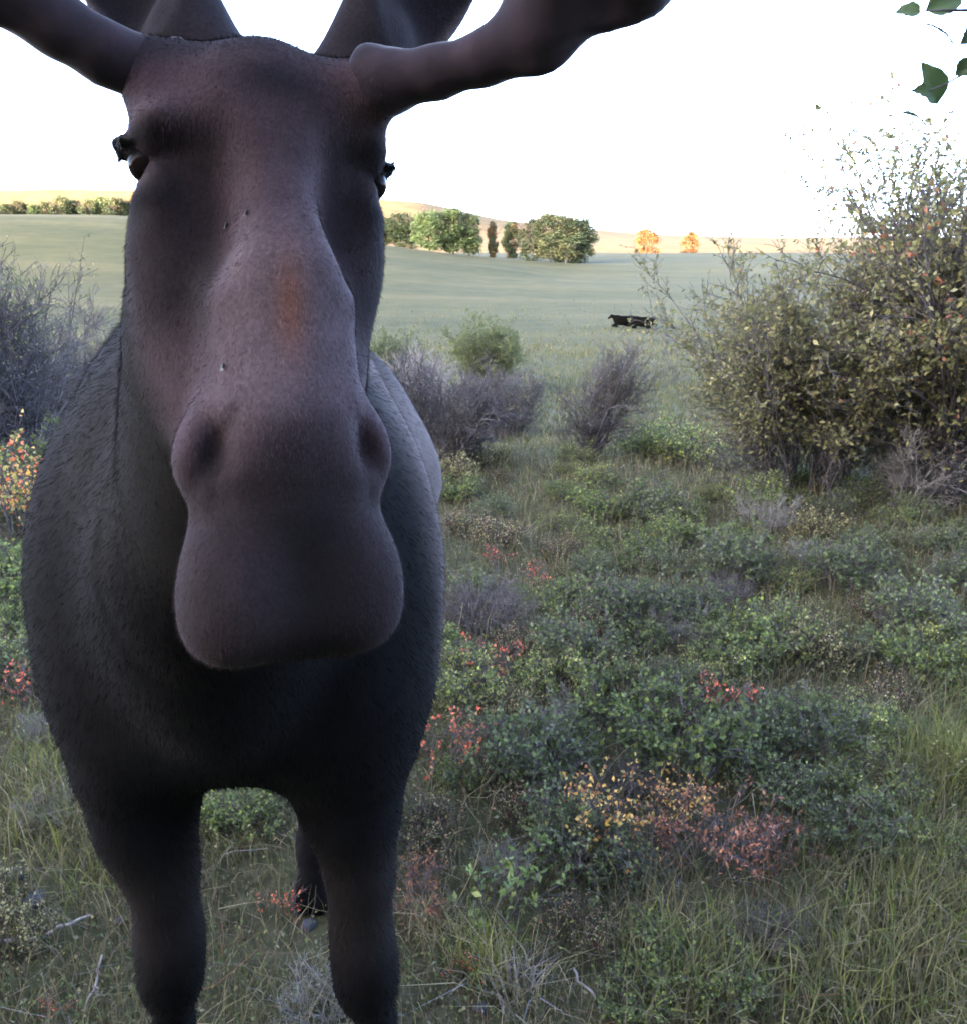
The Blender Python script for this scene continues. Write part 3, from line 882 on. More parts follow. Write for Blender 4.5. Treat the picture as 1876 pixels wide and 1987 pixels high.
# ------------------------------------------------------------------ far trees
def tree_meshes(name, seed, h, w, pal, clusters=60, per=110, leaf=.42, low=.02):
    rg = np.random.default_rng(seed)
    tr = wander(rg, np.array([[0, 0, -.4]]), np.array([[0, 0, 1.]]), np.array([h * .9]), 8, .05, .05)
    S1 = sprout(rg, tr, 16, .25, .98, h * .34, .9, 5, .12, .10, .5)
    S2 = sprout(rg, S1, 4, .3, 1, h * .16, .8, 4, .15, .08)
    V, F = merge([tubes(tr, taper(tr, h * .016, h * .004), 7), tubes(S1, taper(S1, h * .006, h * .002), 4), tubes(S2, taper(S2, h * .0024, h * .001), 3)])
    tm = mesh_np(name + '_trunk', V, F, M_BARK, None, True)
    z = rg.uniform(low, 1, clusters) ** .9
    prof = np.sin(np.pi * np.clip((z - low + .10) / (1.16 - low), 0, 1)) ** .6
    a = rg.uniform(0, 2 * np.pi, clusters); rad = np.sqrt(rg.uniform(.05, 1, clusters)) * prof * w / 2 * .88
    cc = np.stack([np.cos(a) * rad, np.sin(a) * rad, z * h * .97], 1)
    C = np.repeat(cc, per, axis=0) + rg.normal(scale=(w * .075, w * .075, h * .045), size=(clusters * per, 3))
    C[:, 2] = np.maximum(C[:, 2], h * low * .5)
    n = len(C); L = rg.uniform(.6, 1.3, n) * leaf
    A = rand_unit(rg, n); B = np.cross(A, rand_unit(rg, n)); B /= np.linalg.norm(B, axis=1, keepdims=True)
    A *= L[:, None] * .5; B *= L[:, None] * .32
    Vl = np.stack([C - A, C + B, C + A, C - B], 1).reshape(-1, 3)
    colr = np.repeat(pick(rg, clusters, pal, .12), per, axis=0) * rg.uniform(.75, 1.25, (n, 1))
    lm_ = mesh_np(name + '_crown', Vl, np.arange(4 * n).reshape(-1, 4), M_TREE, np.repeat(colr, 4, axis=0))
    return tm, lm_
T_DARK = [(.050, .075, .035), (.062, .085, .040), (.045, .065, .032), (.085, .095, .045)]
T_LITE = [(.095, .140, .055), (.12, .16, .065), (.085, .12, .05)]
T_GOLD = [(.16, .065, .022), (.20, .09, .03), (.12, .065, .025)]
TV = {'dark0': tree_meshes('dark_tree', 21, 10, 7.5, T_DARK), 'dark1': tree_meshes('dark_tree', 22, 10, 6.0, T_DARK),
      'lite0': tree_meshes('light_tree', 23, 10, 5.5, T_LITE), 'lite1': tree_meshes('light_tree', 24, 10, 4.6, T_LITE + T_DARK[3:]),
      'gold0': tree_meshes('gold_tree', 25, 10, 8.5, T_GOLD), 'slim0': tree_meshes('slim_tree', 26, 10, 3.6, T_DARK + T_GOLD[2:])}
def far_tree(var, px, top, y, label, group=None, name='deciduous_tree', wide=1.0):
    """a tree y metres away whose top shows at pixel row `top`; its foot is on the terrain there"""
    t = P(px, top, y)
    z = float(height(t[0], y))
    hh = max(t[2] - z, 2.0)
    o = thing(name, label, 'tree', (t[0], y, z), random.Random(int(px * 7 + y)).uniform(0, 6.28), group, (hh / 10 * wide, hh / 10 * wide, hh / 10))
    tm, cm = TV[var]
    obj('trunk', tm, o)
    obj('crown', cm, o)['kind'] = 'stuff'
    return o
for i, (px, tp, y, v) in enumerate([(8, 396, 222, 'dark0'), (36, 390, 224, 'dark1'), (66, 394, 220, 'lite0'), (92, 392, 225, 'dark0'), (118, 382, 222, 'dark1'),
                                    (146, 391, 224, 'lite1'), (172, 388, 221, 'dark1'), (196, 378, 224, 'lite0'), (222, 384, 222, 'dark0'), (246, 391, 225, 'dark1'), (-22, 388, 223, 'dark0')]):
    far_tree(v, px, tp, y, 'small green tree in the row along the far hill crest', 'tree row on the hill crest', wide=1.35)
far_tree('dark0', 745, 424, 215, 'dark shadowy tree closest to the moose cheek, at the clump end', wide=1.9)
far_tree('dark1', 782, 414, 212, 'dark green tree beside the light green one in the middle clump', wide=2.0)
far_tree('lite0', 832, 405, 205, 'light yellow-green tree between darker ones in the middle clump', wide=1.7)
far_tree('lite1', 880, 408, 207, 'mid green loose tree on the far side of the light green one', wide=1.7)
far_tree('lite1', 910, 418, 210, 'lower green tree at the open end of the middle clump', wide=1.7)
far_tree('slim0', 955, 432, 214, 'slim lone tree standing between the two tree clumps', wide=1.0)
far_tree('slim0', 992, 432, 240, 'rusty topped tree peeping out behind the dark round clump', wide=1.6)
for px, tp, y, v, lb in [(1035, 424, 214, 'dark1', 'dark tree on the slim-tree side of the dense round clump'), (1068, 416, 211, 'dark0', 'tallest tree in the middle of the dense dark round clump'),
                         (1100, 421, 209, 'dark0', 'dark tree in front in the dense round clump'), (1128, 424, 212, 'dark1', 'dark tree on the golden-field side of the dense round clump')]:
    far_tree(v, px, tp, y, lb, wide=1.25)
far_tree('gold0', 1255, 444, 470, 'smaller orange sunlit tree far off at the field edge', 'orange trees on the far field', wide=1.0)
far_tree('gold0', 1340, 450, 430, 'larger orange sunlit tree far off at the field edge', 'orange trees on the far field', wide=.8)

# ------------------------------------------------------------------ low plants
def mound_meshes(name, seed, h, w, n, pal, leaf=(.014, .024), leafw=.75, stems=46, wood=None):
    rg = np.random.default_rng(seed)
    a = rg.uniform(0, 2 * np.pi, stems); rr = .3 * w * np.sqrt(rg.random(stems))
    st = np.stack([np.cos(a) * rr, np.sin(a) * rr, np.full(stems, -.03)], 1)
    d = np.stack([np.cos(a) * .7 * rg.random(stems), np.sin(a) * .7 * rg.random(stems), np.full(stems, 1.)], 1)
    S0 = wander(rg, st, d, h * rg.uniform(.6, 1.1, stems), 5, .16, .0)
    S1 = sprout(rg, S0, 5, .3, 1, h * .38, .9, 4, .2, .04, .3)
    S2 = sprout(rg, S1, 3, .3, 1, h * .2, .9, 3, .2, .05)
    V, F = merge([tubes(S0, taper(S0, .004, .002), 4), tubes(S1, taper(S1, .002, .001), 3), tubes(S2, taper(S2, .0012, .0007), 3)])
    wm = mesh_np(name + '_stems', V, F, wood or M_TWIG, None, True)
    C = np.concatenate([on_lines(rg, S2, int(n * .6))[0], on_lines(rg, S1, int(n * .4))[0]]); n = len(C)
    L = rg.uniform(leaf[0], leaf[1], n)
    Vl, Fl = leaves(rg, C, L, L * leafw, rand_unit(rg, n) * .7 + np.array([0, 0, .35]), .0)
    return wm, mesh_np(name + '_leaves', Vl, Fl, M_LEAF, np.repeat(pick(rg, n, pal, .22), 5, axis=0))
LOW = {}
def low(key, *a, **k):
    LOW[key] = mound_meshes(key, *a, **k); return LOW[key]
for i in range(3):
    low('dark%d' % i, 50 + i, .27, .46, 1700, DARKG + GREYG[:1], (.015, .027), stems=46)
    low('green%d' % i, 60 + i, .24, .44, 1500, GREEN + DARKG[:2] + YELG[:1], (.015, .027), stems=40)
low('grey0', 70, .26, .42, 1500, GREYG, (.010, .018), .55, 44, M_PALE)
low('grey1', 71, .30, .5, 900, PURPG, (.010, .018), .5, 60, M_TWIG)
low('bright0', 72, .26, .5, 2200, YELG + GREEN, (.014, .026), .6)
low('straw0', 80, .22, .36, 800, STRAW + RUST[:1] + YELG[:1], (.010, .022), .45, 40, M_BARK)
low('olive0', 81, .26, .46, 1500, OLIVE + STRAW[:1], (.014, .026), .6, 44, M_BARK)
low('red0', 73, .30, .26, 150, RED + RUST[:1], (.016, .028), .7, 11)
low('red1', 74, .24, .22, 110, RED, (.016, .026), .7, 9)
low('amber0', 75, .32, .36, 420, AMBER + RUST[:1], (.016, .028), .7, 16)
low('rust0', 76, .26, .42, 700, RUST, (.014, .030), .4, 22)
low('rose0', 77, .42, .6, 1500, AMBER + RED[:2] + YELG, (.016, .028), .7, 34)
low('young0', 78, .22, .2, 160, GREEN, (.022, .04), .55, 8)
LOWP = ('stems', 'leaves')
_r = random.Random(4)
taken = []
def lo_plant(key, px, py, name, label, group=None, s=1.0):
    g = ground_at(px, py)
    taken.append((g[0], g[1]))
    if key[:4] in ('dark', 'gree'): s *= .92
    if key[:3] == 'red': s *= .78
    return plant(name, LOW[key], g, label, 'plant', group, _r.uniform(0, 6.28), s, LOWP)
lo_plant('dark0', 1225, 1225, 'low_shrub', 'dense dark green low shrub in the open middle of the slope', s=1.15)
lo_plant('dark1', 1265, 1010, 'low_shrub', 'dark green low shrub on the slope below the leaning grey shrub', s=1.15)
lo_plant('green0', 1175, 1010, 'low_shrub', 'mid green low shrub beside the dark one below the leaning grey shrub', s=1.1)
lo_plant('dark2', 1430, 1125, 'low_shrub', 'dark bluish low shrub in front of the broad willow bush', s=1.3)
lo_plant('dark0', 1790, 1250, 'low_shrub', 'wide dark low shrub with a shadowed foot, in front of the tall willow', s=1.25)
lo_plant('dark1', 1030, 1510, 'low_shrub', 'dense dark low shrub right behind the red-leaved sprig near the moose leg', s=1.05)
lo_plant('green1', 1325, 1480, 'low_shrub', 'large leafy low shrub behind the amber-leaved plant', s=1.25)
lo_plant('dark2', 1100, 1680, 'low_shrub', 'dark low shrub in front of the amber-leaved plant', s=.85)
lo_plant('young0', 965, 1800, 'young_plant', 'upright bright green young plant in front of the grey dry tuft', s=1.0)
lo_plant('grey1', 935, 1225, 'low_shrub', 'purplish-grey dry low shrub beside the moose flank', s=.95)
lo_plant('green2', 1500, 1270, 'low_shrub', 'mid green low shrub uphill of the red-leaved pair', s=1.1)
lo_plant('dark0', 1640, 1140, 'low_shrub', 'bluish dark low shrub between the two willows and the wide dark shrub', s=1.1)
lo_plant('green0', 1480, 990, 'low_shrub', 'green low shrub at the foot of the broad willow bush', s=1.1)
lo_plant('bright0', 1335, 905, 'low_shrub', 'bright yellow-green patch of low shrub in the meadow gap', s=1.6)
lo_plant('bright0', 1260, 890, 'low_shrub', 'yellow-green low shrub beside the leaning grey shrub', s=1.5)
lo_plant('dark2', 1560, 1470, 'low_shrub', 'greyish green low shrub uphill of the rust-leaved plant', s=1.0)
lo_plant('green1', 1390, 1930, 'low_shrub', 'small green low shrub among yellow grass in the foreground', s=.62)
lo_plant('dark1', 1640, 1640, 'low_shrub', 'shaded greyish low shrub beside the yellow grass tuft', s=.75)
lo_plant('green2', 1210, 1390, 'low_shrub', 'soft green low shrub between the red sprigs on the slope', s=1.0)
lo_plant('dark0', 1120, 1300, 'low_shrub', 'bluish low shrub beside the tall red sprig', s=1.0)
lo_plant('red0', 970, 1320, 'red_sprig', 'tall red-leaved sprig beside the moose shoulder', s=1.0)
lo_plant('red0', 862, 1465, 'red_sprig', 'largest red-leaved sprig, close beside the moose foreleg', s=1.15)
lo_plant('red1', 1045, 1140, 'red_sprig', 'small red sprig uphill beyond the purplish shrub', s=.8)
lo_plant('red1', 968, 1100, 'red_sprig', 'small dull red sprig closest to the moose flank', s=.75)
lo_plant('red1', 1405, 1385, 'red_sprig', 'thin red sprig of the pair in the middle of the slope', s=1.0)
lo_plant('red1', 1440, 1378, 'red_sprig', 'second, paler red sprig of the pair on the slope', s=.75)
lo_plant('amber0', 1205, 1640, 'amber_plant', 'amber and yellow leaved plant in the foreground', s=.85)
lo_plant('amber0', 1330, 1590, 'amber_plant', 'dull orange-leaved plant behind the rust-coloured one', s=.6)
lo_plant('rust0', 1400, 1680, 'rust_plant', 'rust-brown fern-like plant sprawling in the foreground', s=.95)
lo_plant('rust0', 1490, 1675, 'rust_plant', 'reddish brown plant at the end of the sprawling rust plant', s=.6)
lo_plant('red1', 895, 1905, 'red_sprig', 'tiny orange-red sprig low in the yellow foreground tuft', s=.4)
lo_plant('red1', 568, 1770, 'red_sprig', 'red sprig seen between the moose forelegs', s=.6)
lo_plant('red1', 115, 1975, 'red_sprig', 'tiny red sprig near the fallen white stick', s=.35)
lo_plant('red1', 75, 1370, 'red_sprig', 'faded red sprig beside the moose shoulder on the thicket side', s=1.1)
lo_plant('rose0', 25, 1050, 'rose_bush', 'orange and yellow wild rose bush in front of the thicket', s=1.5)
lo_plant('green1', 25, 1160, 'low_shrub', 'green low shrub in front of the orange rose bush', s=1.35)
lo_plant('dark1', 30, 1330, 'low_shrub', 'dark green low shrub beside the faded red sprig', s=.9)
lo_plant('green0', 480, 1600, 'low_shrub', 'green low shrub seen between the moose forelegs', s=.7)
lo_plant('rust0', 800, 1760, 'rust_plant', 'pale brown dry plant right beside the moose foreleg', s=.6)
lo_plant('grey0', 640, 1985, 'low_shrub', 'grey-green low plant in the foreground between the forelegs', s=.6)
# filler of the slope, labelled by the landmark it stands nearest to
MARKS = [(*ground_at(px, py)[:2], t) for px, py, t in (
    (1560, 970, 'around the foot of the broad willow bush'), (1840, 1000, 'around the foot of the tall willow'), (1132, 910, 'around the leaning grey shrub'), (890, 940, 'around the bare shrub at the moose flank'),
    (1225, 1240, 'near the dense dark shrub in mid slope'), (1430, 1140, 'near the dark bluish shrub below the willow'), (1790, 1265, 'near the wide dark shrub below the tall willow'),
    (1405, 1400, 'near the pair of red sprigs'), (970, 1335, 'near the tall red sprig'), (862, 1480, 'near the red sprig by the foreleg'), (1325, 1500, 'near the large leafy low shrub'),
    (1205, 1655, 'near the amber-leaved plant'), (1450, 1690, 'near the rust-brown plants'), (1850, 1530, 'near the bright yellow-green tuft'), (935, 1900, 'near the foreground yellow tuft'),
    (1340, 1890, 'near the thin upright tuft'), (25, 1065, 'near the orange rose bush'), (75, 1385, 'near the faded red sprig'), (62, 1765, 'near the flat bluish stone'), (1700, 1950, 'in the long yellow foreground grass'),
    (1640, 1150, 'near the bluish shrub between the willows'), (-100, 960, 'at the outer thicket'))]
for key, name, label, n, sc0 in (('dark', 'low_shrub', 'dark green low shrub', 34, .8), ('green', 'low_shrub', 'mid green low shrub', 44, .8),
                                 ('grey0', 'grey_herb', 'small grey-green herb', 12, .8), ('grey1', 'dry_herb', 'purplish-grey dry herb', 8, .6),
                                 ('straw0', 'straw_herb', 'straw-brown dry herb', 20, .8), ('olive0', 'low_shrub', 'olive-brown low shrub', 22, .8),
                                 ('bright0', 'low_shrub', 'yellow-green low shrub', 20, .75)):
    k_ = 0
    for tries in range(4000):
        if k_ >= n: break
        px, py = _r.uniform(-60, 1940), _r.choice([_r.uniform(900, 1150), _r.uniform(1100, 1500), _r.uniform(1500, 2000)])
        if py < 1000 and 1130 < px < 1450 and key != 'bright0': continue
        if 120 < px < 800 and py > 1150: continue
        if py > 1450 and (px > 1500 or px < 300) and _r.random() < .8: continue
        g = ground_at(px, py)
        if any((g[0] - a) ** 2 + (g[1] - b) ** 2 < (.20 if g[1] < 4.5 else .30) ** 2 for a, b in taken): continue
        kk = key + str(_r.randrange(3)) if key in ('dark', 'green') else key
        s_ = sc0 * _r.uniform(.65, 1.2) * (.6 if g[1] < 2.6 else (.8 if g[1] < 3.6 else 1))
        near_ = min(MARKS, key=lambda m: (m[0] - g[0]) ** 2 + (m[1] - g[1]) ** 2)[2]
        lb = label + ' ' + near_
        lo_plant(kk, px, py, name, lb, lb, s_)
        k_ += 1

# ------------------------------------------------------------------ grasses
def blades(rg, XY, Z, h, wd, pal, lean=.35, jit=.2, seg=2):
    n = len(XY)
    a = rg.uniform(0, 2 * np.pi, n); ln = np.abs(rg.normal(scale=lean, size=n)) + .05
    d = np.stack([np.cos(a), np.sin(a)], 1) * ln[:, None]
    fa = rg.uniform(0, 2 * np.pi, n); s = np.stack([np.cos(fa), np.sin(fa), np.zeros(n)], 1) * (wd * .5)[:, None]
    b = np.stack([XY[:, 0], XY[:, 1], Z - .012], 1)
    m = b + np.stack([d[:, 0] * h * .35, d[:, 1] * h * .35, h * .55], 1)
    t = b + np.stack([d[:, 0] * h * 1.1, d[:, 1] * h * 1.1, h * (1 - .25 * np.minimum(ln, 1.2))], 1)
    V = np.stack([b - s, b + s, m + s * .75, m - s * .75, t], 1).reshape(-1, 3)
    i = np.arange(n)[:, None] * 5
    return V, [i + [0, 1, 2, 3], i + [3, 2, 4]], np.repeat(pick(rg, n, pal, jit), 5, axis=0)

def scatter(rg, n, y0, y1, margin=.12, power=1.0):
    """random ground points inside a widened view wedge"""
    y = y0 * (y1 / y0) ** (rg.random(n) ** power)
    hw = (.56 + margin) * (y * CP + 1.2) + .1
    x = rg.uniform(-1, 1, n) * hw
    return np.stack([x, y], 1)

def stuff(name, label, V, F, col, mat):
    o = obj(name, mesh_np(name, V, F, mat, col), label=label, cat=name.split('_')[-1], kind='stuff')
    return o
rg = np.random.default_rng(77)
MIXG = [(.095, .110, .042), (.115, .122, .050), (.150, .140, .065), (.19, .155, .08), (.120, .112, .062), (.25, .205, .12), (.14, .11, .07), (.085, .070, .045)]
XY = scatter(rg, 150000, 1.35, 14, power=.75)
dens = vnoise(XY[:, 0] * 2.1, XY[:, 1] * 2.1, 8) * .7 + vnoise(XY[:, 0] * 6, XY[:, 1] * 6, 9) * .5
XY = XY[rg.random(len(XY)) < dens * 1.25]
n = len(XY); far = XY[:, 1]
h = rg.gamma(4, .016, n) * (1 + .7 * vnoise(XY[:, 0] * 1.2, XY[:, 1] * 1.2, 4)) * (1 + far * .03)
V, F, c = blades(rg, XY, height(XY[:, 0], XY[:, 1]), h, .0022 + .0007 * far + rg.random(n) * .0012, MIXG, .55)
stuff('meadow_grass', 'short mixed green and dry grass between the low shrubs', V, F, c, M_GRASS)
# yellow-green longer grass on the right and by the moose
XY = np.concatenate([ground_at(px, py)[None, :2] + rg.normal(scale=sp, size=(nb, 2)) for px, py, sp, nb in
                     [(1850, 1560, .16, 900), (1760, 1640, .2, 600), (1700, 1760, .16, 500), (1820, 1800, .16, 700), (1880, 1960, .16, 700), (1720, 1930, .12, 350), (1920, 1700, .2, 800),
                      (1560, 1900, .14, 600), (1330, 1850, .09, 380), (1340, 1960, .08, 300), (60, 1520, .2, 700), (160, 1600, .18, 700), (230, 1690, .15, 500), (1900, 1450, .25, 1200), (1750, 1480, .2, 700)]])
n = len(XY)
V, F, c = blades(rg, XY, height(XY[:, 0], XY[:, 1]), rg.uniform(.08, .24, n), .0028 + rg.random(n) * .002, YELG + MIXG + STRAW[:1], .5)
stuff('long_grass', 'longer yellow-green grass growing at the open side of the slope', V, F, c, M_GRASS)
# small ground-cover leaves
XY = scatter(rg, 90000, 1.4, 12, power=.72)
dens = vnoise(XY[:, 0] * 3, XY[:, 1] * 3, 18)
XY = XY[rg.random(len(XY)) < dens * 1.1]
n = len(XY); z = height(XY[:, 0], XY[:, 1])
C = np.stack([XY[:, 0], XY[:, 1], z + rg.gamma(2, .018, n)], 1)
L = rg.uniform(.008, .018, n) * (1 + XY[:, 1] * .06)
V, F = leaves(rg, C, L, L * .6, rand_unit(rg, n) * .6 + np.array([0, 0, .3]), 0)
stuff('ground_cover', 'tiny mixed leaves carpeting the ground below the shrubs', V, F, np.repeat(pick(rg, n, DARKG + GREEN + GREYG + MIXG, .25), 5, axis=0), M_LEAF)
# meadow behind the shrubs
XY = scatter(rg, 90000, 9.5, 120, margin=.06, power=.8)
XY = XY[rg.random(len(XY)) > sstep(35, 110, XY[:, 1])]
n = len(XY); far = XY[:, 1]
tw = vnoise(XY[:, 0] * .35, XY[:, 1] * .22, 31)
MEAD = [(.086, .088, .033), (.074, .078, .029), (.106, .100, .042), (.060, .068, .026), (.130, .116, .054)]
V, F, c = blades(rg, XY, height(XY[:, 0], XY[:, 1]), rg.uniform(.10, .24, n) * (.6 + .8 * tw), .004 + .0007 * far, MEAD, .4)
stuff('pasture_grass', 'pale yellow-green pasture grass running down to the cattle', V, F, c, M_GRASS)

# dry stalks and twig litter
XY = scatter(rg, 5200, 1.5, 9, power=.75); n = len(XY)
st0 = np.stack([XY[:, 0], XY[:, 1], height(XY[:, 0], XY[:, 1]) + rg.uniform(-.01, .05, n)], 1)
dd = rand_unit(rg, n); dd[:, 2] = np.abs(dd[:, 2]) * .6 + .05
PLs = wander(rg, st0, dd, rg.uniform(.06, .26, n), 4, .18, -.03)
V, F = tubes(PLs, np.tile(np.linspace(1, .5, 4), (n, 1)) * rg.uniform(.0006, .0014, (n, 1)) * (1 + XY[:, 1:] * .12), 3)
stuff('twig_litter', 'dry brown and pale stalks and twigs lying through the grass', V, F, np.repeat(pick(rg, n, STRAW + RUST[1:2] + [(.12, .10, .085), (.09, .07, .055), (.20, .185, .18)], .2), 12, axis=0), M_GRASS)

# distinct tufts
def tuft(px, py, label, nb, hh, pal, spread=.05, seed=1, name='grass_tuft', lean=.45):
    rg = np.random.default_rng(seed); g = ground_at(px, py)
    XY = rg.normal(scale=spread, size=(nb, 2))
    V, F, c = blades(rg, XY, np.full(nb, -.0), rg.uniform(.45, 1, nb) * hh, .0025 + rg.random(nb) * .0025, pal, lean)
    o = thing(name, label, 'grass', g)
    obj('blades', mesh_np('blades', V, F, M_GRASS, c), o)['kind'] = 'stuff'
tuft(935, 1890, 'yellow-green grass tuft spraying out in the foreground near the foreleg', 130, .24, YELG, .04, 3)
tuft(1850, 1520, 'thick bright yellow-green grass tuft at the edge of the slope', 420, .34, YELG, .10, 4)
tuft(1340, 1880, 'thin upright yellow-green grass tuft in the open foreground', 90, .22, YELG, .04, 5)
tuft(1000, 1930, 'lavender-grey dry grass tuft beside the yellow foreground tuft', 160, .20, LAV + STRAW, .06, 6, lean=.9)
tuft(1300, 1690, 'dry grey grass tuft under the sprawling rust plant', 160, .18, STRAW + LAV, .08, 7, lean=.9)
tuft(835, 1800, 'straw-coloured dry tuft at the moose foreleg', 140, .16, STRAW, .05, 8, lean=.6)

# ------------------------------------------------------------------ stones, sticks, cattle, hanging branch
def stone_mesh(seed, r):
    rg = np.random.default_rng(seed)
    bm = bmesh.new(); bmesh.ops.create_icosphere(bm, subdivisions=3, radius=1)
    pl = [(rand_unit(rg, 1)[0], rg.uniform(.6, .85)) for _ in range(9)]
    for v in bm.verts:
        p = np.array(v.co)
        for nn, d in pl:
            e = p @ nn - d
            if e > 0: p = p - nn * e * .85
        v.co = p * np.array(r)
    me = bpy.data.meshes.new('stone'); bm.to_mesh(me); bm.free()
    for p in me.polygons: p.use_smooth = True
    me.materials.append(M_STONE)
    return me
M_STONE = bark_mat('bluish_stone', (.05, .053, .065), (.11, .115, .135), 25)
for px, py, r, lb, sd_ in ((62, 1755, (.055, .04, .022), 'flat bluish-grey stone in the grass beside the fallen stick', 1), (25, 1700, (.05, .035, .02), 'dark bluish stone half sunk in the grass behind the flat one', 2),
                           (598, 1800, (.03, .026, .016), 'bluish stone seen between the moose forelegs', 3), (930, 1960, (.026, .022, .018), 'small bluish stone in the foreground by the yellow tuft', 4),
                           (235, 1795, (.018, .016, .022), 'small pale stone at the end of the fallen stick', 5), (1790, 1545, (.035, .03, .02), 'pale bluish stone in the bright grass', 6)):
    g = ground_at(px, py)
    obj('stone', stone_mesh(sd_, r), None, g + np.array([0, 0, r[2] * .35]), lb, 'stone', rz=sd_ * 1.3)
def stick(pts, r0, r1, label, name='fallen_stick', forks=()):
    G_ = [ground_at(px, py) + np.array([0, 0, dz]) for px, py, dz in pts]
    base = G_[0].copy()
    rg = np.random.default_rng(int(pts[0][0] + 50))
    def poly(gg, a, b):
        gg = np.array(gg); t = np.linspace(0, len(gg) - 1, 9); i = np.minimum(t.astype(int), len(gg) - 2); f_ = (t - i)[:, None]
        pl = gg[i] * (1 - f_) + gg[i + 1] * f_ + rg.normal(scale=.006, size=(9, 3))
        return tubes(pl[None], np.linspace(a, b, 9)[None], 6)
    o = thing(name, label, 'stick', base)
    V, F = poly(G_, r0, r1)
    obj('stem', mesh_np('stem', V - base, F, M_PALE, None, True), o)
    for fk in forks:
        fg = [ground_at(px, py) + np.array([0, 0, dz]) for px, py, dz in fk]
        V, F = poly(fg, r1 * 1.1, r1 * .5)
        obj('side_twig', mesh_np('side_twig', V - base, F, M_PALE, None, True), o)
stick([(-20, 1850, .02), (90, 1835, .03), (190, 1795, .05)], .008, .005, 'long pale fallen stick lying in the grass beside the foreleg')
stick([(165, 1960, .01), (190, 1935, .05), (215, 1915, .12)], .005, .003, 'short white forked stick poking out of the foreground grass', forks=[[(185, 1942, .045), (200, 1955, .04)]])
stick([(85, 1418, .05), (110, 1438, .05), (140, 1446, .03)], .005, .003, 'thin white stick beside the moose shoulder above the foreleg')
stick([(1110, 1900, .03), (1130, 1935, .04), (1170, 1975, .02)], .004, .003, 'thin straw-pale stick lying in the open foreground')
stick([(640, 1640, .04), (648, 1750, .05), (652, 1880, .02)], .006, .005, 'ochre dry stalk standing just inside the moose foreleg', 'dry_stalk')

# cattle resting on the pasture
cm, nt, b = new_mat('black_hide'); b.inputs['Base Color'].default_value = (.002, .002, .002, 1); b.inputs['Roughness'].default_value = .9; b.inputs['Specular IOR Level'].default_value = .05
def cow_mesh(seed):
    f = Field(np.arange(-1.7, 1.5, .035), np.arange(-.8, .8, .035), np.arange(-.1, 1.6, .035))
    f.ell((0, 0, .60), (.95, .42, .46), .1); f.ell((-.65, 0, .72), (.38, .34, .42), .2); f.ell((.70, 0, .66), (.36, .38, .40), .2)
    f.cone((-.80, 0, .85), (-1.22, .05, 1.05), .24, .15, .15); f.cone((-1.22, .05, 1.06), (-1.52, .08, .84), .14, .085, .08)
    for s in (-1, 1):
        f.cone((-1.20, .05 + s * .10, 1.16), (-1.18, .05 + s * .27, 1.14), .05, .02, .03)
        f.cone((-.65, s * .28, .35), (-1.05, s * .30, .10), .12, .07, .06); f.cone((-1.05, s * .30, .10), (-.70, s * .32, .06), .07, .055, .04)
        f.cone((.70, s * .30, .40), (.25, s * .40, .14), .19, .09, .08); f.cone((.25, s * .40, .12), (.65, s * .44, .06), .08, .055, .04)
    f.cone((1.02, 0, .85), (1.10, .05, .30), .045, .03, .04)
    V, Q = f.mesh()
    return mesh_np('cow_body', relax(V, Q, 2), Q, cm, None, True)
cow_me = cow_mesh(1)
for px, py, rz, lb in ((1209, 634, .2, 'black cow resting on the pasture, the slimmer one with its head raised'), (1248, 637, -.15, 'black cow resting on the pasture, the bulkier one beside the broad willow side')):
    g = ground_at(px, py)
    o = thing('cow', lb, 'cow', g - np.array([0, 0, .02]), rz, 'cattle resting on the pasture', .82)
    obj('body', cow_me, o)

# young tree just outside the frame whose leafy branch hangs in
def big_leaf(base, tip, wd, nrm, seed):
    rg = np.random.default_rng(seed)
    ax = tip - base; L = np.linalg.norm(ax); ax /= L
    nrm = np.asarray(nrm, float); nrm -= (nrm @ ax) * ax; nrm /= np.linalg.norm(nrm)
    sd_ = np.cross(ax, nrm)
    ts = np.linspace(0, 1, 12)
    w = wd * .5 * np.clip(np.sin(np.pi * ts ** .75) ** .85, 0, 1); w[0] = w[-1] = .0004
    us = np.linspace(-1, 1, 7)
    G_ = base + ts[:, None, None] * L * ax + (w[:, None] * us)[..., None] * sd_ + (np.abs(us)[None] * w[:, None] * .35 - (ts[:, None] - .5) ** 2 * L * .35)[..., None] * nrm
    G_ = G_ + (rg.normal(scale=.0006, size=G_.shape))
    m, k = len(ts), len(us)
    i = np.arange(m * k).reshape(m, k)
    Q = np.stack([i[:-1, :-1], i[1:, :-1], i[1:, 1:], i[:-1, 1:]], -1).reshape(-1, 4)
    V = np.concatenate([G_.reshape(-1, 3), G_.reshape(-1, 3) - nrm * .0004])
    Q = np.concatenate([Q, Q[:, ::-1] + m * k])
    pal = pick(rg, 1, [(.075, .110, .050), (.060, .090, .045), (.085, .120, .055)], .1)
    return mesh_np('leaf', V, Q, M_LEAF, np.repeat(pal, len(V), 0), True)
tb = np.array([1.42, 1.55, 0.0])
sap = thing('young_aspen', 'young aspen whose leafy branch tip hangs against the white sky', 'tree', tb)
rgt = np.random.default_rng(9)
trk = wander(rgt, np.array([[1.42, 1.55, -.1]]), np.array([[-.03, -.02, 1.]]), np.array([4.6]), 12, .03, .03)
V, F = tubes(trk, taper(trk, .030, .008), 8)
obj('trunk', mesh_np('trunk', V - tb, F, M_BARK, None, True), sap)
j0 = trk[0, 7]
bp_ = [j0, j0 + [-.22, -.10, .10], P(1960, -10, 1.28), P(1900, 20, 1.26), P(1830, 20, 1.25), P(1775, 22, 1.25)]
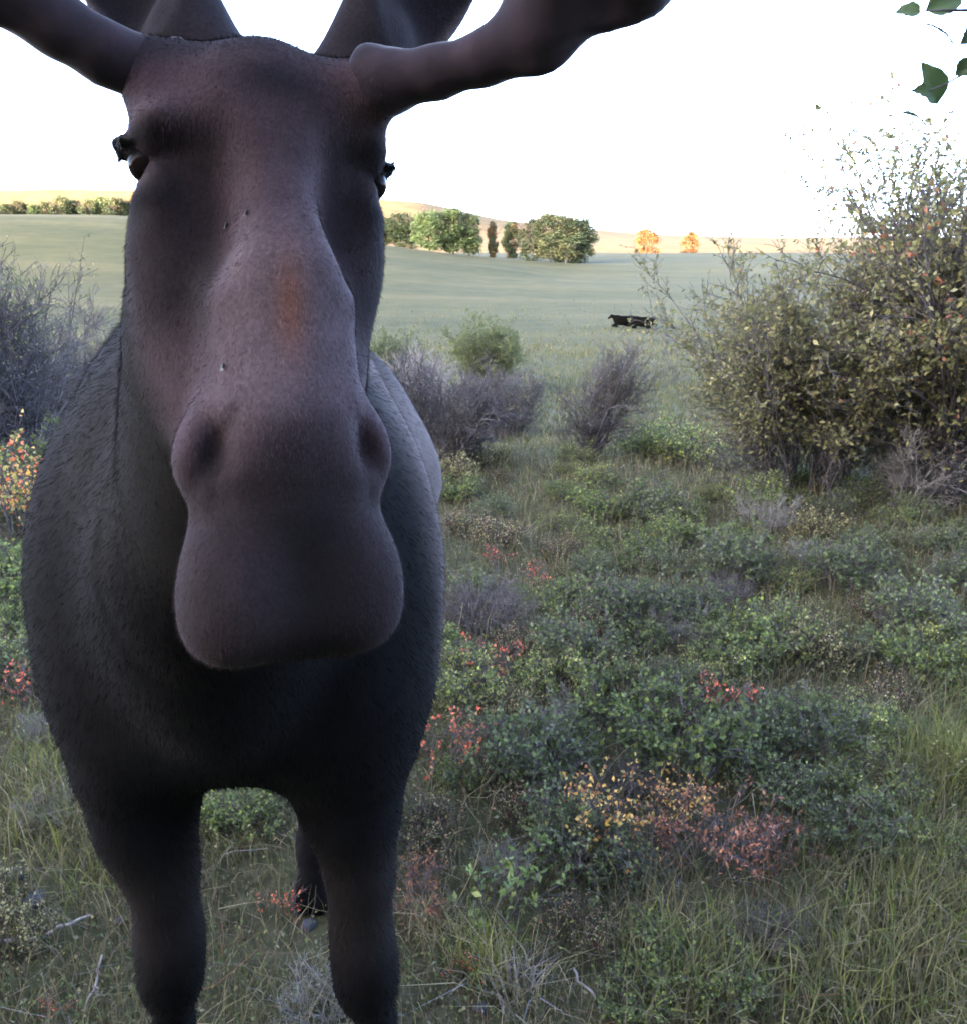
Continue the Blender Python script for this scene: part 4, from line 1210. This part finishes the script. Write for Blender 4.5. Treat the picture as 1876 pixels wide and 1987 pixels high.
bp2 = [bp_[2], P(1940, 90, 1.27), P(1885, 135, 1.26), P(1830, 165, 1.25), P(1795, 178, 1.25)]
bp3 = [bp2[1], P(1905, 190, 1.27), P(1850, 215, 1.26), P(1800, 232, 1.26)]
bp4 = [bp3[2], P(1822, 250, 1.26), P(1814, 275, 1.26), P(1808, 302, 1.26)]
for pts, a, b2 in ((bp_, .005, .0007), (bp2, .0022, .0009), (bp3, .0016, .0007), (bp4, .0008, .0005)):
    V, F = tubes(np.array(pts)[None], np.linspace(a, b2, len(pts))[None], 6)
    obj('branch', mesh_np('branch', V - tb, F, M_TWIG, None, True), sap)
LV = [((1785, 22), (1738, 20), 30, (0, -1, .5)), ((1800, 16), (1872, -8), 44, (.1, -1, .3)), ((1800, 42), (1852, 78), 14, (.6, -.4, .8)), ((1890, 60), (1866, 84), 34, (0, -1, 0)),
      ((1822, 200), (1792, 120), 50, (.15, -1, .1)), ((1808, 178), (1768, 174), 24, (0, -1, .4)), ((1888, 120), (1852, 146), 36, (0, -1, .2)), ((1752, 214), (1800, 238), 14, (.3, -.5, .8)),
      ((1890, -30), (1960, -60), 46, (0, -1, .2)), ((1920, 30), (1990, 60), 48, (0, -1, .3)), ((1950, 120), (2010, 160), 50, (.2, -1, .2)), ((1900, 200), (1960, 260), 44, (.2, -1, 0)), ((1960, -20), (2030, -10), 50, (0, -1, .4))]
for i, (a, c_, w_, nr) in enumerate(LV):
    yy = 1.245 + .02 * math.sin(i * 2.1)
    obj('leaf', big_leaf(P(*a, yy), P(*c_, yy + .01 * math.cos(i)), w_ * yy / FPX, nr, i), sap).location = -tb
for ch in sap.children:
    if ch.name.startswith('leaf'): ch.location = -tb
# crown of the young aspen above the frame
S1 = sprout(rgt, trk[:, 7:], 10, .1, 1, .55, 1.0, 5, .12, .05, 0)
C, dd = on_lines(rgt, S1, 420, .3, 1)
keep = ~((C[:, 1] < 1.45) & (C[:, 2] < 3.6) & (C[:, 0] < 1.25))
C = C[keep]
L = rgt.uniform(.035, .06, len(C))
Vl, Fl = leaves(rgt, C, L, L * .8, rand_unit(rgt, len(C)), .4)
V, F = tubes(S1, taper(S1, .006, .002), 5)
obj('limbs', mesh_np('limbs', V - tb, F, M_BARK, None, True), sap)
obj('crown', mesh_np('crown', Vl - tb, Fl, M_LEAF, np.repeat(pick(rgt, len(C), DARKG + GREEN), 5, axis=0)), sap, kind='stuff')
